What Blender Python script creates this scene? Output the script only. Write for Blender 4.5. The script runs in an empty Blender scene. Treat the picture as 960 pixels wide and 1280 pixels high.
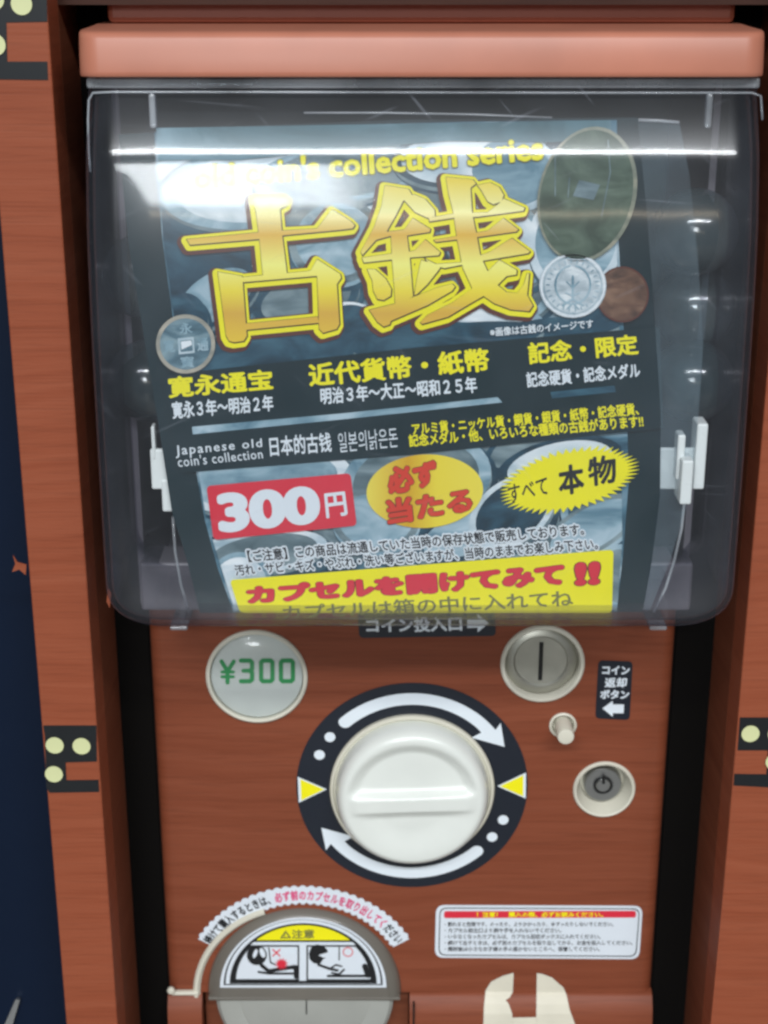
import bpy, bmesh, math, random
import numpy as np
from mathutils import Vector, Matrix
random.seed(7)
S = bpy.context.scene
COL = S.collection
R = math.radians
# ------------------------------------------------------------------ camera
F_PX, PITCH = 1950.0, R(19.65)
CAM = Vector((0.0, -0.593, 0.537))
FW = Vector((0, math.cos(PITCH), -math.sin(PITCH)))
UP = Vector((0, math.sin(PITCH), math.cos(PITCH)))
cam = bpy.data.cameras.new('camera'); camo = bpy.data.objects.new('camera', cam); COL.objects.link(camo)
camo.location = CAM; camo.rotation_euler = (R(90) - PITCH, 0, 0)
cam.sensor_fit = 'VERTICAL'; cam.sensor_height = 24; cam.lens = F_PX / 1280 * 24
cam.clip_start = 0.01; cam.clip_end = 100
cam.dof.use_dof = True; cam.dof.focus_distance = 0.56; cam.dof.aperture_fstop = 11.0
S.camera = camo
S.view_settings.view_transform = 'Standard'; S.view_settings.look = 'None'
S.view_settings.exposure = 0.0; S.view_settings.gamma = 1
try: S.view_settings.use_curve_mapping = False
except Exception: pass
S.cycles.filter_width = 2.6
S.cycles.transparent_max_bounces = 24
# ------------------------------------------------------------------ ambient light of the shop
W = bpy.data.worlds.new("World"); S.world = W; W.use_nodes = True
W.node_tree.nodes['Background'].inputs[0].default_value = (0.80, 0.90, 1.0, 1)
W.node_tree.nodes['Background'].inputs[1].default_value = 0.17
# ------------------------------------------------------------------ ceiling lamps of the shop
def lamp(name, loc, sx, sy, power, col=(1, 0.97, 0.93), target=(0.0165, 0, 0.35), down=True):
    l = bpy.data.lights.new(name, 'AREA'); l.shape = 'RECTANGLE'; l.size = sx; l.size_y = sy
    l.energy = power; l.color = col
    o = bpy.data.objects.new(name, l); COL.objects.link(o); o.location = loc
    if not down:
        d = Vector(target) - Vector(loc); o.rotation_euler = d.to_track_quat('-Z', 'Y').to_euler()
    return o
lamp('ceiling_tube_lamp', (0.15, -2.0, 2.0), 2.6, 0.26, 98, (0.95, 0.98, 1.0))
lamp('ceiling_panel_lamp', (-0.75, -6.2, 2.0), 1.2, 3.8, 330, (0.92, 0.97, 1.0))
lamp('ceiling_tube_lamp', (0.6, -9.2, 2.0), 4.2, 0.30, 70, (1.0, 0.82, 0.58))

# ------------------------------------------------------------------ measuring helper: a point of a plane y = const
def P(u, v, y):
    d = FW + Vector((1, 0, 0)) * ((u - 480) / F_PX) + UP * ((640 - v) / F_PX)
    t = (y - CAM.y) / d.y
    return CAM + d * t
def pxm(u, v, y):                    # pixels per metre (horizontally) there
    d = FW + UP * ((640 - v) / F_PX); t = (y - CAM.y) / d.y
    return F_PX / t
# ------------------------------------------------------------------ materials
def lin(c):
    if isinstance(c, str):
        c = [int(c[i:i + 2], 16) / 255 for i in (1, 3, 5)]
    return tuple((x / 12.92 if x <= 0.04045 else ((x + 0.055) / 1.055) ** 2.4) for x in c) + (1,)
def mat(name, col, rough=0.5, metal=0.0, spec=0.5, var=0.06, scale=60, bump=0.0, bscale=300, coat=0.0):
    m = bpy.data.materials.new(name); m.use_nodes = True; nt = m.node_tree; b = nt.nodes['Principled BSDF']
    b.inputs['Roughness'].default_value = rough; b.inputs['Metallic'].default_value = metal
    b.inputs['Specular IOR Level'].default_value = spec; b.inputs['Coat Weight'].default_value = coat
    c = lin(col)
    tc = nt.nodes.new('ShaderNodeTexCoord'); n = nt.nodes.new('ShaderNodeTexNoise')
    n.inputs['Scale'].default_value = scale; n.inputs['Detail'].default_value = 6
    nt.links.new(tc.outputs['Object'], n.inputs['Vector'])
    mx = nt.nodes.new('ShaderNodeMix'); mx.data_type = 'RGBA'
    mx.inputs[6].default_value = tuple(x * (1 - var * 2) for x in c[:3]) + (1,)
    mx.inputs[7].default_value = tuple(min(1, x * (1 + var * 2)) for x in c[:3]) + (1,)
    nt.links.new(n.outputs['Fac'], mx.inputs[0]); nt.links.new(mx.outputs[2], b.inputs['Base Color'])
    if bump:
        n2 = nt.nodes.new('ShaderNodeTexNoise'); n2.inputs['Scale'].default_value = bscale; n2.inputs['Detail'].default_value = 4
        nt.links.new(tc.outputs['Object'], n2.inputs['Vector'])
        bp = nt.nodes.new('ShaderNodeBump'); bp.inputs['Strength'].default_value = bump; bp.inputs['Distance'].default_value = 0.001
        nt.links.new(n2.outputs['Fac'], bp.inputs['Height']); nt.links.new(bp.outputs[0], b.inputs['Normal'])
    return m
def wood(name, dark, mid, light, rough=0.42, sz=1.0):
    m = bpy.data.materials.new(name); m.use_nodes = True; nt = m.node_tree; b = nt.nodes['Principled BSDF']
    b.inputs['Roughness'].default_value = rough
    tc = nt.nodes.new('ShaderNodeTexCoord'); mp = nt.nodes.new('ShaderNodeMapping')
    mp.inputs['Scale'].default_value = (7, 7, 240 * sz); b.inputs['Specular IOR Level'].default_value = 0.28
    nt.links.new(tc.outputs['Object'], mp.inputs['Vector'])
    # slow warp so the grain wanders
    wn = nt.nodes.new('ShaderNodeTexNoise'); wn.inputs['Scale'].default_value = 9; wn.inputs['Detail'].default_value = 2
    nt.links.new(tc.outputs['Object'], wn.inputs['Vector'])
    ad = nt.nodes.new('ShaderNodeMix'); ad.data_type = 'VECTOR'; ad.blend_type = 'ADD' if hasattr(ad, 'blend_type') else 'MIX'
    va = nt.nodes.new('ShaderNodeVectorMath'); va.operation = 'MULTIPLY_ADD'
    nt.nodes.remove(ad)
    va.inputs[1].default_value = (0.5, 0.5, 5.0)
    nt.links.new(wn.outputs['Color'], va.inputs[0]); nt.links.new(mp.outputs[0], va.inputs[2])
    g = nt.nodes.new('ShaderNodeTexNoise'); g.inputs['Scale'].default_value = 1.0; g.inputs['Detail'].default_value = 7; g.inputs['Roughness'].default_value = 0.62
    nt.links.new(va.outputs[0], g.inputs['Vector'])
    cr = nt.nodes.new('ShaderNodeValToRGB'); e = cr.color_ramp.elements
    e[0].position = 0.24; e[0].color = lin(dark); e[1].position = 0.78; e[1].color = lin(light)
    k = e.new(0.47); k.color = lin(mid)
    nt.links.new(g.outputs['Fac'], cr.inputs[0])
    mp2 = nt.nodes.new('ShaderNodeMapping'); mp2.inputs['Scale'].default_value = (45, 45, 1300)
    nt.links.new(tc.outputs['Object'], mp2.inputs['Vector'])
    f = nt.nodes.new('ShaderNodeTexNoise'); f.inputs['Scale'].default_value = 1.0; f.inputs['Detail'].default_value = 3
    nt.links.new(mp2.outputs[0], f.inputs['Vector'])
    fr = nt.nodes.new('ShaderNodeMapRange'); fr.inputs[1].default_value = 0.32; fr.inputs[2].default_value = 0.5
    fr.inputs[3].default_value = 0.84; fr.inputs[4].default_value = 1.0
    nt.links.new(f.outputs['Fac'], fr.inputs[0])
    mu = nt.nodes.new('ShaderNodeMix'); mu.data_type = 'RGBA'; mu.blend_type = 'MULTIPLY'; mu.inputs[0].default_value = 0.8
    nt.links.new(cr.outputs[0], mu.inputs[6]); nt.links.new(fr.outputs[0], mu.inputs[7])
    nt.links.new(mu.outputs[2], b.inputs['Base Color'])
    bp = nt.nodes.new('ShaderNodeBump'); bp.inputs['Strength'].default_value = 0.25; bp.inputs['Distance'].default_value = 0.0003
    nt.links.new(f.outputs['Fac'], bp.inputs['Height']); nt.links.new(bp.outputs[0], b.inputs['Normal'])
    return m
def clear(name, tint=(0.93, 0.95, 0.97), haze=0.05, hazecol=(0.75, 0.8, 0.88), rough=0.035, edge=(0.20, 0.19, 0.30), f0=0.045, bump=0.02, edgehaze=0.0, scratch=0.0):
    m = bpy.data.materials.new(name); m.use_nodes = True; nt = m.node_tree
    for n in list(nt.nodes): nt.nodes.remove(n)
    out = nt.nodes.new('ShaderNodeOutputMaterial'); lw = nt.nodes.new('ShaderNodeLayerWeight'); lw.inputs[0].default_value = 0.5
    tc = nt.nodes.new('ShaderNodeTexCoord')
    ns = nt.nodes.new('ShaderNodeTexNoise'); ns.inputs['Scale'].default_value = 14; ns.inputs['Detail'].default_value = 2
    nt.links.new(tc.outputs['Object'], ns.inputs['Vector'])
    bp = nt.nodes.new('ShaderNodeBump'); bp.inputs['Strength'].default_value = 1.0; bp.inputs['Distance'].default_value = bump * 0.008
    nt.links.new(ns.outputs['Fac'], bp.inputs['Height'])
    pw = nt.nodes.new('ShaderNodeMath'); pw.operation = 'POWER'; pw.inputs[1].default_value = 5
    nt.links.new(lw.outputs['Facing'], pw.inputs[0])
    ma = nt.nodes.new('ShaderNodeMath'); ma.operation = 'MULTIPLY_ADD'; ma.inputs[1].default_value = 0.35; ma.inputs[2].default_value = f0
    nt.links.new(pw.outputs[0], ma.inputs[0])
    p3 = nt.nodes.new('ShaderNodeMath'); p3.operation = 'POWER'; p3.inputs[1].default_value = 3
    nt.links.new(lw.outputs['Facing'], p3.inputs[0])
    cm = nt.nodes.new('ShaderNodeMix'); cm.data_type = 'RGBA'; cm.inputs[6].default_value = tint + (1,); cm.inputs[7].default_value = edge + (1,)
    nt.links.new(p3.outputs[0], cm.inputs[0])
    tr = nt.nodes.new('ShaderNodeBsdfTransparent'); nt.links.new(cm.outputs[2], tr.inputs[0])
    df = nt.nodes.new('ShaderNodeBsdfDiffuse'); df.inputs[0].default_value = hazecol + (1,)
    gl = nt.nodes.new('ShaderNodeBsdfGlossy'); gl.inputs['Roughness'].default_value = rough
    nt.links.new(bp.outputs[0], gl.inputs['Normal'])
    # dust and rubbing marks vary the haze
    n3 = nt.nodes.new('ShaderNodeTexNoise'); n3.inputs['Scale'].default_value = 40; n3.inputs['Detail'].default_value = 8
    nt.links.new(tc.outputs['Object'], n3.inputs['Vector'])
    hz = nt.nodes.new('ShaderNodeMapRange'); hz.inputs[1].default_value = 0.3; hz.inputs[2].default_value = 0.75
    hz.inputs[3].default_value = haze * 0.5; hz.inputs[4].default_value = haze * 1.6
    nt.links.new(n3.outputs['Fac'], hz.inputs[0])
    if scratch:        # fine rubbing scratches in two directions, and dust specks
        src = hz.outputs[0]
        for rot, sc in (((0, 0.75, 0), (700, 30, 35)), ((0, -1.15, 0), (650, 30, 30)), ((0, 1.5, 0), (620, 30, 26))):
            m0 = nt.nodes.new('ShaderNodeMapping'); m0.inputs['Rotation'].default_value = rot; nt.links.new(tc.outputs['Object'], m0.inputs['Vector'])
            mp = nt.nodes.new('ShaderNodeMapping'); mp.inputs['Scale'].default_value = sc
            nt.links.new(m0.outputs[0], mp.inputs['Vector'])
            n4 = nt.nodes.new('ShaderNodeTexNoise'); n4.inputs['Scale'].default_value = 1; n4.inputs['Detail'].default_value = 1
            nt.links.new(mp.outputs[0], n4.inputs['Vector'])
            r4 = nt.nodes.new('ShaderNodeMapRange'); r4.inputs[1].default_value = 0.74; r4.inputs[2].default_value = 0.80; r4.inputs[4].default_value = scratch
            nt.links.new(n4.outputs['Fac'], r4.inputs[0])
            a4 = nt.nodes.new('ShaderNodeMath'); a4.operation = 'ADD'; nt.links.new(src, a4.inputs[0]); nt.links.new(r4.outputs[0], a4.inputs[1]); src = a4.outputs[0]
        hzo = src
    else: hzo = hz.outputs[0]
    ha = nt.nodes.new('ShaderNodeMath'); ha.operation = 'MULTIPLY_ADD'; ha.inputs[1].default_value = edgehaze
    nt.links.new(p3.outputs[0], ha.inputs[0]); nt.links.new(hzo, ha.inputs[2])
    hc = nt.nodes.new('ShaderNodeMix'); hc.data_type = 'RGBA'; hc.inputs[6].default_value = hazecol + (1,); hc.inputs[7].default_value = (0.36, 0.38, 0.48, 1)
    nt.links.new(p3.outputs[0], hc.inputs[0]); nt.links.new(hc.outputs[2], df.inputs[0])
    m1 = nt.nodes.new('ShaderNodeMixShader'); nt.links.new(ha.outputs[0], m1.inputs[0])
    nt.links.new(tr.outputs[0], m1.inputs[1]); nt.links.new(df.outputs[0], m1.inputs[2])
    m2 = nt.nodes.new('ShaderNodeMixShader'); nt.links.new(ma.outputs[0], m2.inputs[0])
    g2 = nt.nodes.new('ShaderNodeBsdfGlossy'); g2.inputs['Roughness'].default_value = 0.24
    mg = nt.nodes.new('ShaderNodeMixShader'); mg.inputs[0].default_value = 0.45
    nt.links.new(gl.outputs[0], mg.inputs[1]); nt.links.new(g2.outputs[0], mg.inputs[2])
    nt.links.new(m1.outputs[0], m2.inputs[1]); nt.links.new(mg.outputs[0], m2.inputs[2])
    nt.links.new(m2.outputs[0], out.inputs[0])
    return m
M = {}
M['wood_panel'] = wood('red_brown_panel_laminate', '#783c26', '#82442d', '#8b4c35', 0.5)
M['wood_stile'] = wood('red_brown_stile_laminate', '#8b452c', '#944d33', '#9c553b', 0.5)
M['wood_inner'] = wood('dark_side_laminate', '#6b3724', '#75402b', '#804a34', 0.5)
M['hood'] = mat('brown_hood_plastic', '#b9755e', 0.38, var=0.10, scale=30, bump=0.04, bscale=60)
M['hood_back'] = mat('shaded_hood_back_plastic', '#8a4a36', 0.5, var=0.06)  # hood colour darkened, so the shade behind the hood is in the paint
M['black'] = mat('black_liner', '#0b0908', 0.8, spec=0.1)
M['dark'] = mat('dark_interior', '#2c4348', 0.6, var=0.2, scale=18)  # teal tint stands in for broad reflections on the cover
M['ledge'] = mat('grey_tray_plastic', '#77747c', 0.4, var=0.08)
M['navy'] = mat('navy_panel', '#06162c', 0.5, spec=0.2, var=0.1, scale=10)
M['chrome'] = mat('bright_metal', '#c8ccd0', 0.2, 1.0)
M['decal'] = mat('black_decal', '#14181c', 0.4)
M['dotm'] = mat('pale_yellow_print', '#d6d9a4', 0.5)
M['cream'] = mat('cream_plastic', '#d6d2c2', 0.35, var=0.04)
M['white'] = mat('white_plastic', '#e2e5df', 0.30, bump=0.06, bscale=90, var=0.03, coat=0.2)
M['clipw'] = mat('white_clip_plastic', '#e2e8e8', 0.4, var=0.02)
M['greymetal'] = mat('brushed_grey_metal', '#b2b1a6', 0.42, 0.75, var=0.12, scale=90)
M['lockmetal'] = mat('lock_metal', '#a3a5a5', 0.3, 0.9)
M['slotblack'] = mat('slot_black', '#060606', 0.6)
M['silver'] = mat('silver_price_disc', '#d2d8d4', 0.3, 0.25, var=0.05)
M['doorgrey'] = mat('dark_grey_door', '#6f6a62', 0.35, var=0.12, scale=25, coat=0.2)
M['flapgrey'] = mat('pale_grey_flap', '#a3a49e', 0.35, var=0.06)
M['sticker_black'] = mat('navy_black_sticker', '#161d29', 0.3)
M['sticker_white'] = mat('white_sticker', '#dfe6ee', 0.35, var=0.02)
M['ink_white'] = mat('white_print', '#e3ebf2', 0.4, var=0.02)
M['ink_black'] = mat('black_print', '#14161a', 0.4)
M['ink_yellow'] = mat('yellow_print', '#f6ec10', 0.4, var=0.03)
M['ink_red'] = mat('red_print', '#dc2c40', 0.4, var=0.03)
M['ink_green'] = mat('green_print', '#0d8f48', 0.4, var=0.05)
M['ink_pink'] = mat('pink_print', '#dd3f78', 0.4, var=0.1)
M['ink_orange'] = mat('orange_red_print', '#d8402c', 0.4, var=0.05)
M['ink_brown'] = mat('brown_shadow_print', '#5d2f22', 0.4, var=0.06)
M['ink_line'] = mat('dark_olive_line_print', '#4a3a10', 0.4)
M['beige'] = mat('beige_sticker_residue', '#dad4c2', 0.6, var=0.08, bump=0.2, bscale=200)
M['poster_edge'] = mat('dark_teal_print', '#142a30', 0.3, var=0.1)
M['grey_text'] = mat('grey_print', '#7b7a40', 0.4)
M['cover'] = clear('clear_cover_plastic', tint=(0.995, 0.998, 1.0), haze=0.013, hazecol=(0.60, 0.64, 0.74), bump=0.03, f0=0.034, rough=0.07, edgehaze=0.12, scratch=0.055)
M['sleeve'] = clear('clear_film', tint=(0.985, 0.99, 0.995), haze=0.006, hazecol=(0.55, 0.7, 0.85), rough=0.12, bump=0.12, f0=0.012)
M['film_strip'] = clear('hazy_clear_film', tint=(0.95, 0.97, 0.98), haze=0.10, hazecol=(0.42, 0.6, 0.72), rough=0.15, bump=0.12, f0=0.05)
M['rib'] = clear('clear_rib_plastic', tint=(0.8, 0.84, 0.87), haze=0.30, hazecol=(0.75, 0.78, 0.82), rough=0.1)
M['lens'] = clear('clear_lens_plastic', tint=(0.96, 0.97, 0.97), haze=0.02, rough=0.03, edge=(0.5, 0.5, 0.5))
M['smoky'] = clear('smoky_capsule_plastic', tint=(0.55, 0.66, 0.70), haze=0.18, hazecol=(0.30, 0.40, 0.42), rough=0.06, f0=0.08, edge=(0.3, 0.36, 0.38))
def grad_mat(name, stops, axis_pts, scale_noise=0.0):
    """printed gradient: colour runs along the printed sheet's own x/z position"""
    m = bpy.data.materials.new(name); m.use_nodes = True; nt = m.node_tree; b = nt.nodes['Principled BSDF']
    b.inputs['Roughness'].default_value = 0.38
    tc = nt.nodes.new('ShaderNodeTexCoord'); sp = nt.nodes.new('ShaderNodeSeparateXYZ')
    nt.links.new(tc.outputs['Object'], sp.inputs[0])
    (x0, z0), (x1, z1) = axis_pts; dx, dz = x1 - x0, z1 - z0; L = dx * dx + dz * dz
    a = nt.nodes.new('ShaderNodeMath'); a.operation = 'MULTIPLY_ADD'; a.inputs[1].default_value = dx / L; a.inputs[2].default_value = -(x0 * dx + z0 * dz) / L
    c = nt.nodes.new('ShaderNodeMath'); c.operation = 'MULTIPLY_ADD'; c.inputs[1].default_value = dz / L
    nt.links.new(sp.outputs['X'], a.inputs[0]); nt.links.new(sp.outputs['Z'], c.inputs[0]); nt.links.new(a.outputs[0], c.inputs[2])
    cr = nt.nodes.new('ShaderNodeValToRGB'); e = cr.color_ramp.elements
    e[0].position, e[0].color = stops[0][0], lin(stops[0][1]); e[1].position, e[1].color = stops[-1][0], lin(stops[-1][1])
    for p, cc in stops[1:-1]: k = e.new(p); k.color = lin(cc)
    nt.links.new(c.outputs[0], cr.inputs[0]); nt.links.new(cr.outputs[0], b.inputs['Base Color'])
    return m
def photo_mat(name, cols, scale=30, seed=0.0):
    """printed photograph of metal: blotchy blue greys"""
    m = bpy.data.materials.new(name); m.use_nodes = True; nt = m.node_tree; b = nt.nodes['Principled BSDF']
    b.inputs['Roughness'].default_value = 0.35
    tc = nt.nodes.new('ShaderNodeTexCoord'); mp = nt.nodes.new('ShaderNodeMapping'); mp.inputs['Location'].default_value = (seed, seed, seed)
    mp.inputs['Scale'].default_value = (1, 1, 2.0); mp.inputs['Rotation'].default_value = (0, 0.35, 0)
    nt.links.new(tc.outputs['Object'], mp.inputs['Vector'])
    n = nt.nodes.new('ShaderNodeTexNoise'); n.inputs['Scale'].default_value = scale; n.inputs['Detail'].default_value = 5; n.inputs['Distortion'].default_value = 1.5
    nt.links.new(mp.outputs[0], n.inputs['Vector'])
    cr = nt.nodes.new('ShaderNodeValToRGB'); e = cr.color_ramp.elements
    e[0].position, e[0].color = 0.33, lin(cols[0]); e[1].position, e[1].color = 0.68, lin(cols[2]); k = e.new(0.5); k.color = lin(cols[1])
    nt.links.new(n.outputs['Fac'], cr.inputs[0]); nt.links.new(cr.outputs[0], b.inputs['Base Color'])
    return m
# ------------------------------------------------------------------ object helpers
def thing(name, label, cat, loc):
    o = bpy.data.objects.new(name, None); COL.objects.link(o); o.location = loc; o.empty_display_size = 0.02
    o['label'] = label; o['category'] = cat
    return o
def wloc(o):
    l = Vector((0, 0, 0))
    while o: l = l + Vector(o.location); o = o.parent
    return l
def mk(name, verts, faces, m, parent=None, label=None, smooth=False, origin=None):
    """mesh object; verts in world coordinates"""
    og = Vector(origin) if origin is not None else (wloc(parent) if parent else Vector((0, 0, 0)))
    me = bpy.data.meshes.new(name)
    me.from_pydata([tuple(Vector(v) - og) for v in verts], [], faces); me.update()
    if m: me.materials.append(m)
    if smooth:
        for p in me.polygons: p.use_smooth = True
    o = bpy.data.objects.new(name, me); COL.objects.link(o)
    if parent: o.parent = parent; o.location = og - wloc(parent)
    else: o.location = og
    if label: o['label'] = label
    return o
def from_bm(name, bm, m, parent=None, label=None, smooth=False, origin=None):
    vs = [v.co.copy() for v in bm.verts]; bm.verts.index_update()
    fs = [[v.index for v in f.verts] for f in bm.faces]; bm.free()
    return mk(name, vs, fs, m, parent, label, smooth, origin)
def box_bm(x0, x1, y0, y1, z0, z1, bev=0.0, seg=2, bm=None):
    b = bmesh.new(); bmesh.ops.create_cube(b, size=1)
    for v in b.verts:
        v.co = Vector(((x0 + x1) / 2 + v.co.x * (x1 - x0), (y0 + y1) / 2 + v.co.y * (y1 - y0), (z0 + z1) / 2 + v.co.z * (z1 - z0)))
    if bev: bmesh.ops.bevel(b, geom=list(b.edges), offset=bev, segments=seg, affect='EDGES', profile=0.5)
    return b
def box(name, x0, x1, y0, y1, z0, z1, m, parent=None, label=None, bev=0.0):
    return from_bm(name, box_bm(x0, x1, y0, y1, z0, z1, bev), m, parent, label)
def lathe(name, c, prof, m, parent=None, label=None, seg=64, tilt=0.0, yaw=0.0, smooth=True, origin=None):
    """prof: (radius, distance towards the viewer); axis = -y through c"""
    vs, fs = [], []
    rot = Matrix.Rotation(yaw, 3, 'Z') @ Matrix.Rotation(tilt, 3, 'X')
    for r, h in prof:
        for i in range(seg):
            a = 2 * math.pi * i / seg
            vs.append(Vector(c) + rot @ Vector((r * math.cos(a), -h, r * math.sin(a))))
    for j in range(len(prof) - 1):
        for i in range(seg):
            k = (i + 1) % seg
            fs.append((j * seg + i, j * seg + k, (j + 1) * seg + k, (j + 1) * seg + i))
    fs.append(tuple((len(prof) - 1) * seg + i for i in range(seg)))
    o = mk(name, vs, fs, m, parent, label, smooth, origin)
    if smooth: sharp(o, 35)
    return o
def sharp(o, deg=35):
    me = o.data
    bm = bmesh.new(); bm.from_mesh(me)
    for e in bm.edges:
        if len(e.link_faces) == 2 and e.calc_face_angle(0) > R(deg): e.smooth = False
    bmesh.ops.recalc_face_normals(bm, faces=bm.faces)
    bm.to_mesh(me); bm.free()
# ---- flat shapes: loops are lists of 2D points (even-odd filled)
def fill(loops):
    cu = bpy.data.curves.new('tmp', 'CURVE'); cu.dimensions = '2D'; cu.fill_mode = 'BOTH'
    for L in loops:
        s = cu.splines.new('POLY'); s.points.add(len(L) - 1)
        for p, q in zip(s.points, L): p.co = (q[0], -q[1], 0, 1)
        s.use_cyclic_u = True
    o = bpy.data.objects.new('tmp', cu); me = bpy.data.meshes.new_from_object(o)
    vs = [(v.co.x, -v.co.y) for v in me.vertices]; fs = [tuple(p.vertices) for p in me.polygons]
    bpy.data.objects.remove(o); bpy.data.curves.remove(cu); bpy.data.meshes.remove(me)
    return vs, fs
def sheet(name, vs2, fs, mapf, m, parent=None, label=None, thick=0.0, origin=None):
    pts = [mapf(*p) for p in vs2]
    # make faces look at the viewer (-y)
    out = []
    for f in fs:
        a, b, c = pts[f[0]], pts[f[1]], pts[f[2]]
        n = (b - a).cross(c - a)
        out.append(f if n.y < 0 else tuple(reversed(f)))
    if thick:
        n0 = len(pts); cnt = {}
        for f in out:
            for i in range(len(f)):
                e = (f[i], f[(i + 1) % len(f)]); cnt[e] = 1
        back = [p + Vector((0, thick, 0)) for p in pts]
        pts = pts + back; ex = []
        for (a, b) in list(cnt):
            if (b, a) not in cnt: ex.append((b, a, a + n0, b + n0))
        out = out + ex
    return mk(name, pts, out, m, parent, label, origin=origin)
def onplane(y): return lambda u, v: P(u, v, y)
def flat(name, loops, y, m, parent=None, label=None, thick=0.0):
    vs, fs = fill(loops); return sheet(name, vs, fs, onplane(y), m, parent, label, thick)
def ell(cx, cy, rx, ry, rot=0, n=48, a0=0, a1=360):
    c, s = math.cos(R(rot)), math.sin(R(rot)); o = []
    full = abs(a1 - a0) >= 360
    for i in range(n if full else n + 1):
        a = R(a0 + (a1 - a0) * i / n); x, y = rx * math.cos(a), ry * math.sin(a)
        o.append((cx + x * c - y * s, cy + x * s + y * c))
    return o
def rrect(q, r, n=5):
    """rounded quad, q = 4 points"""
    o = []
    for i in range(4):
        p, a, b = Vector(q[i]), Vector(q[i - 1]), Vector(q[(i + 1) % 4])
        da = (a - p).normalized() * r; db = (b - p).normalized() * r
        for k in range(n + 1):
            t = k / n
            o.append(tuple((1 - t) ** 2 * (p + da) + 2 * t * (1 - t) * p + t * t * (p + db)))
    return o
def clip(poly, conv):
    """clip polygon by convex polygon (both 2D)"""
    area = sum(conv[i][0] * conv[(i + 1) % len(conv)][1] - conv[(i + 1) % len(conv)][0] * conv[i][1] for i in range(len(conv)))
    if area < 0: conv = conv[::-1]
    out = list(poly)
    for i in range(len(conv)):
        a, b = conv[i], conv[(i + 1) % len(conv)]; inp = out; out = []
        side = lambda p: (b[0] - a[0]) * (p[1] - a[1]) - (b[1] - a[1]) * (p[0] - a[0])
        for j in range(len(inp)):
            p, q = inp[j - 1], inp[j]; sp_, sq = side(p), side(q)
            if (sp_ >= 0) != (sq >= 0):
                t = sp_ / (sp_ - sq); out.append((p[0] + (q[0] - p[0]) * t, p[1] + (q[1] - p[1]) * t))
            if sq >= 0: out.append(q)
        if len(out) < 3: return []
    return out
# ---- lettering
def glyphs(s, bold=0.02, space=1.0, res=3):
    cu = bpy.data.curves.new('tmp', 'FONT'); cu.body = s; cu.size = 1; cu.offset = bold; cu.space_character = space
    cu.resolution_u = res; cu.fill_mode = 'FRONT'
    o = bpy.data.objects.new('tmp', cu); me = bpy.data.meshes.new_from_object(o)
    vs = [(v.co.x, v.co.y) for v in me.vertices]; fs = [tuple(p.vertices) for p in me.polygons]
    bpy.data.objects.remove(o); bpy.data.curves.remove(cu); bpy.data.meshes.remove(me)
    xs = [v[0] for v in vs]; ys = [v[1] for v in vs]
    return vs, fs, (min(xs), max(xs), min(ys), max(ys))
def norm(vs, bb): return [((x - bb[0]) / (bb[1] - bb[0]), (bb[3] - y) / (bb[3] - bb[2])) for x, y in vs]
def quadmap(q):
    (ax, ay), (bx, by), (cx, cy), (dx, dy) = q     # TL TR BR BL
    return lambda s, t: ((1 - t) * ((1 - s) * ax + s * bx) + t * ((1 - s) * dx + s * cx), (1 - t) * ((1 - s) * ay + s * by) + t * ((1 - s) * dy + s * cy))
def spread(vs, fs, r, n):
    """a heavier letter: the thin one repeated round a small circle, each copy a hair (2 microns) in front of the last"""
    V, Fq, K = [], [], []
    offs = [(0, 0)] + ([(r * math.cos(2 * math.pi * i / n), r * math.sin(2 * math.pi * i / n)) for i in range(n)] if r > 0 else [])
    for k, (dx, dy) in enumerate(offs):
        o = len(V); V += [(x + dx, y + dy) for x, y in vs]; K += [k] * len(vs); Fq += [tuple(i + o for i in f) for f in fs]
    return V, Fq, K
def text(s, q, y, m, parent, name='lettering', bold=0.02, space=1.0, label=None, halo=None, halom=None, res=2):
    vs, fs, _ = glyphs(s, 0.0, space, res); f = quadmap(q); bold = max(0, bold)
    V, Fq, K = spread(vs, fs, bold, 20 if bold > 0.04 else 8)
    xs = [p[0] for p in V]; ys = [p[1] for p in V]; bb = (min(xs), max(xs), min(ys), max(ys))
    def build(nm, V, Fq, K, y, m, lab=None):
        pts = norm(V, bb); o = sheet(nm, [f(*p) for p in pts], Fq, onplane(y), m, parent, lab)
        for v, k in zip(o.data.vertices, K): v.co.y -= k * 2e-6
        return o
    if halo:
        hv, hf, hk = spread(vs, fs, halo, 12)
        build('lettering_outline', hv, hf, hk, y + 0.0001, halom)
    return build(name, V, Fq, K, y, m, label)
# ---- distance field shapes (for hand-drawn characters): union of polygons and strokes, contour at a level
def sdf(polys, strokes, x0, y0, x1, y1, h):
    X, Y = np.meshgrid(np.arange(x0, x1, h), np.arange(y0, y1, h)); D = np.full(X.shape, 1e9)
    def segd(ax, ay, bx, by):
        dx, dy = bx - ax, by - ay; L = dx * dx + dy * dy + 1e-12
        t = np.clip(((X - ax) * dx + (Y - ay) * dy) / L, 0, 1)
        return np.hypot(X - ax - t * dx, Y - ay - t * dy)
    for p in polys:
        d = np.full(X.shape, 1e9); ins = np.zeros(X.shape, bool)
        for i in range(len(p)):
            (ax, ay), (bx, by) = p[i - 1], p[i]
            d = np.minimum(d, segd(ax, ay, bx, by))
            c = ((ay > Y) != (by > Y)) & (X < (bx - ax) * (Y - ay) / ((by - ay) if abs(by - ay) > 1e-9 else 1e-9) + ax)
            ins ^= c
        D = np.minimum(D, np.where(ins, -d, d))
    for pts, r in strokes:
        for i in range(len(pts) - 1):
            D = np.minimum(D, segd(*pts[i], *pts[i + 1]) - r)
    return D
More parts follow.
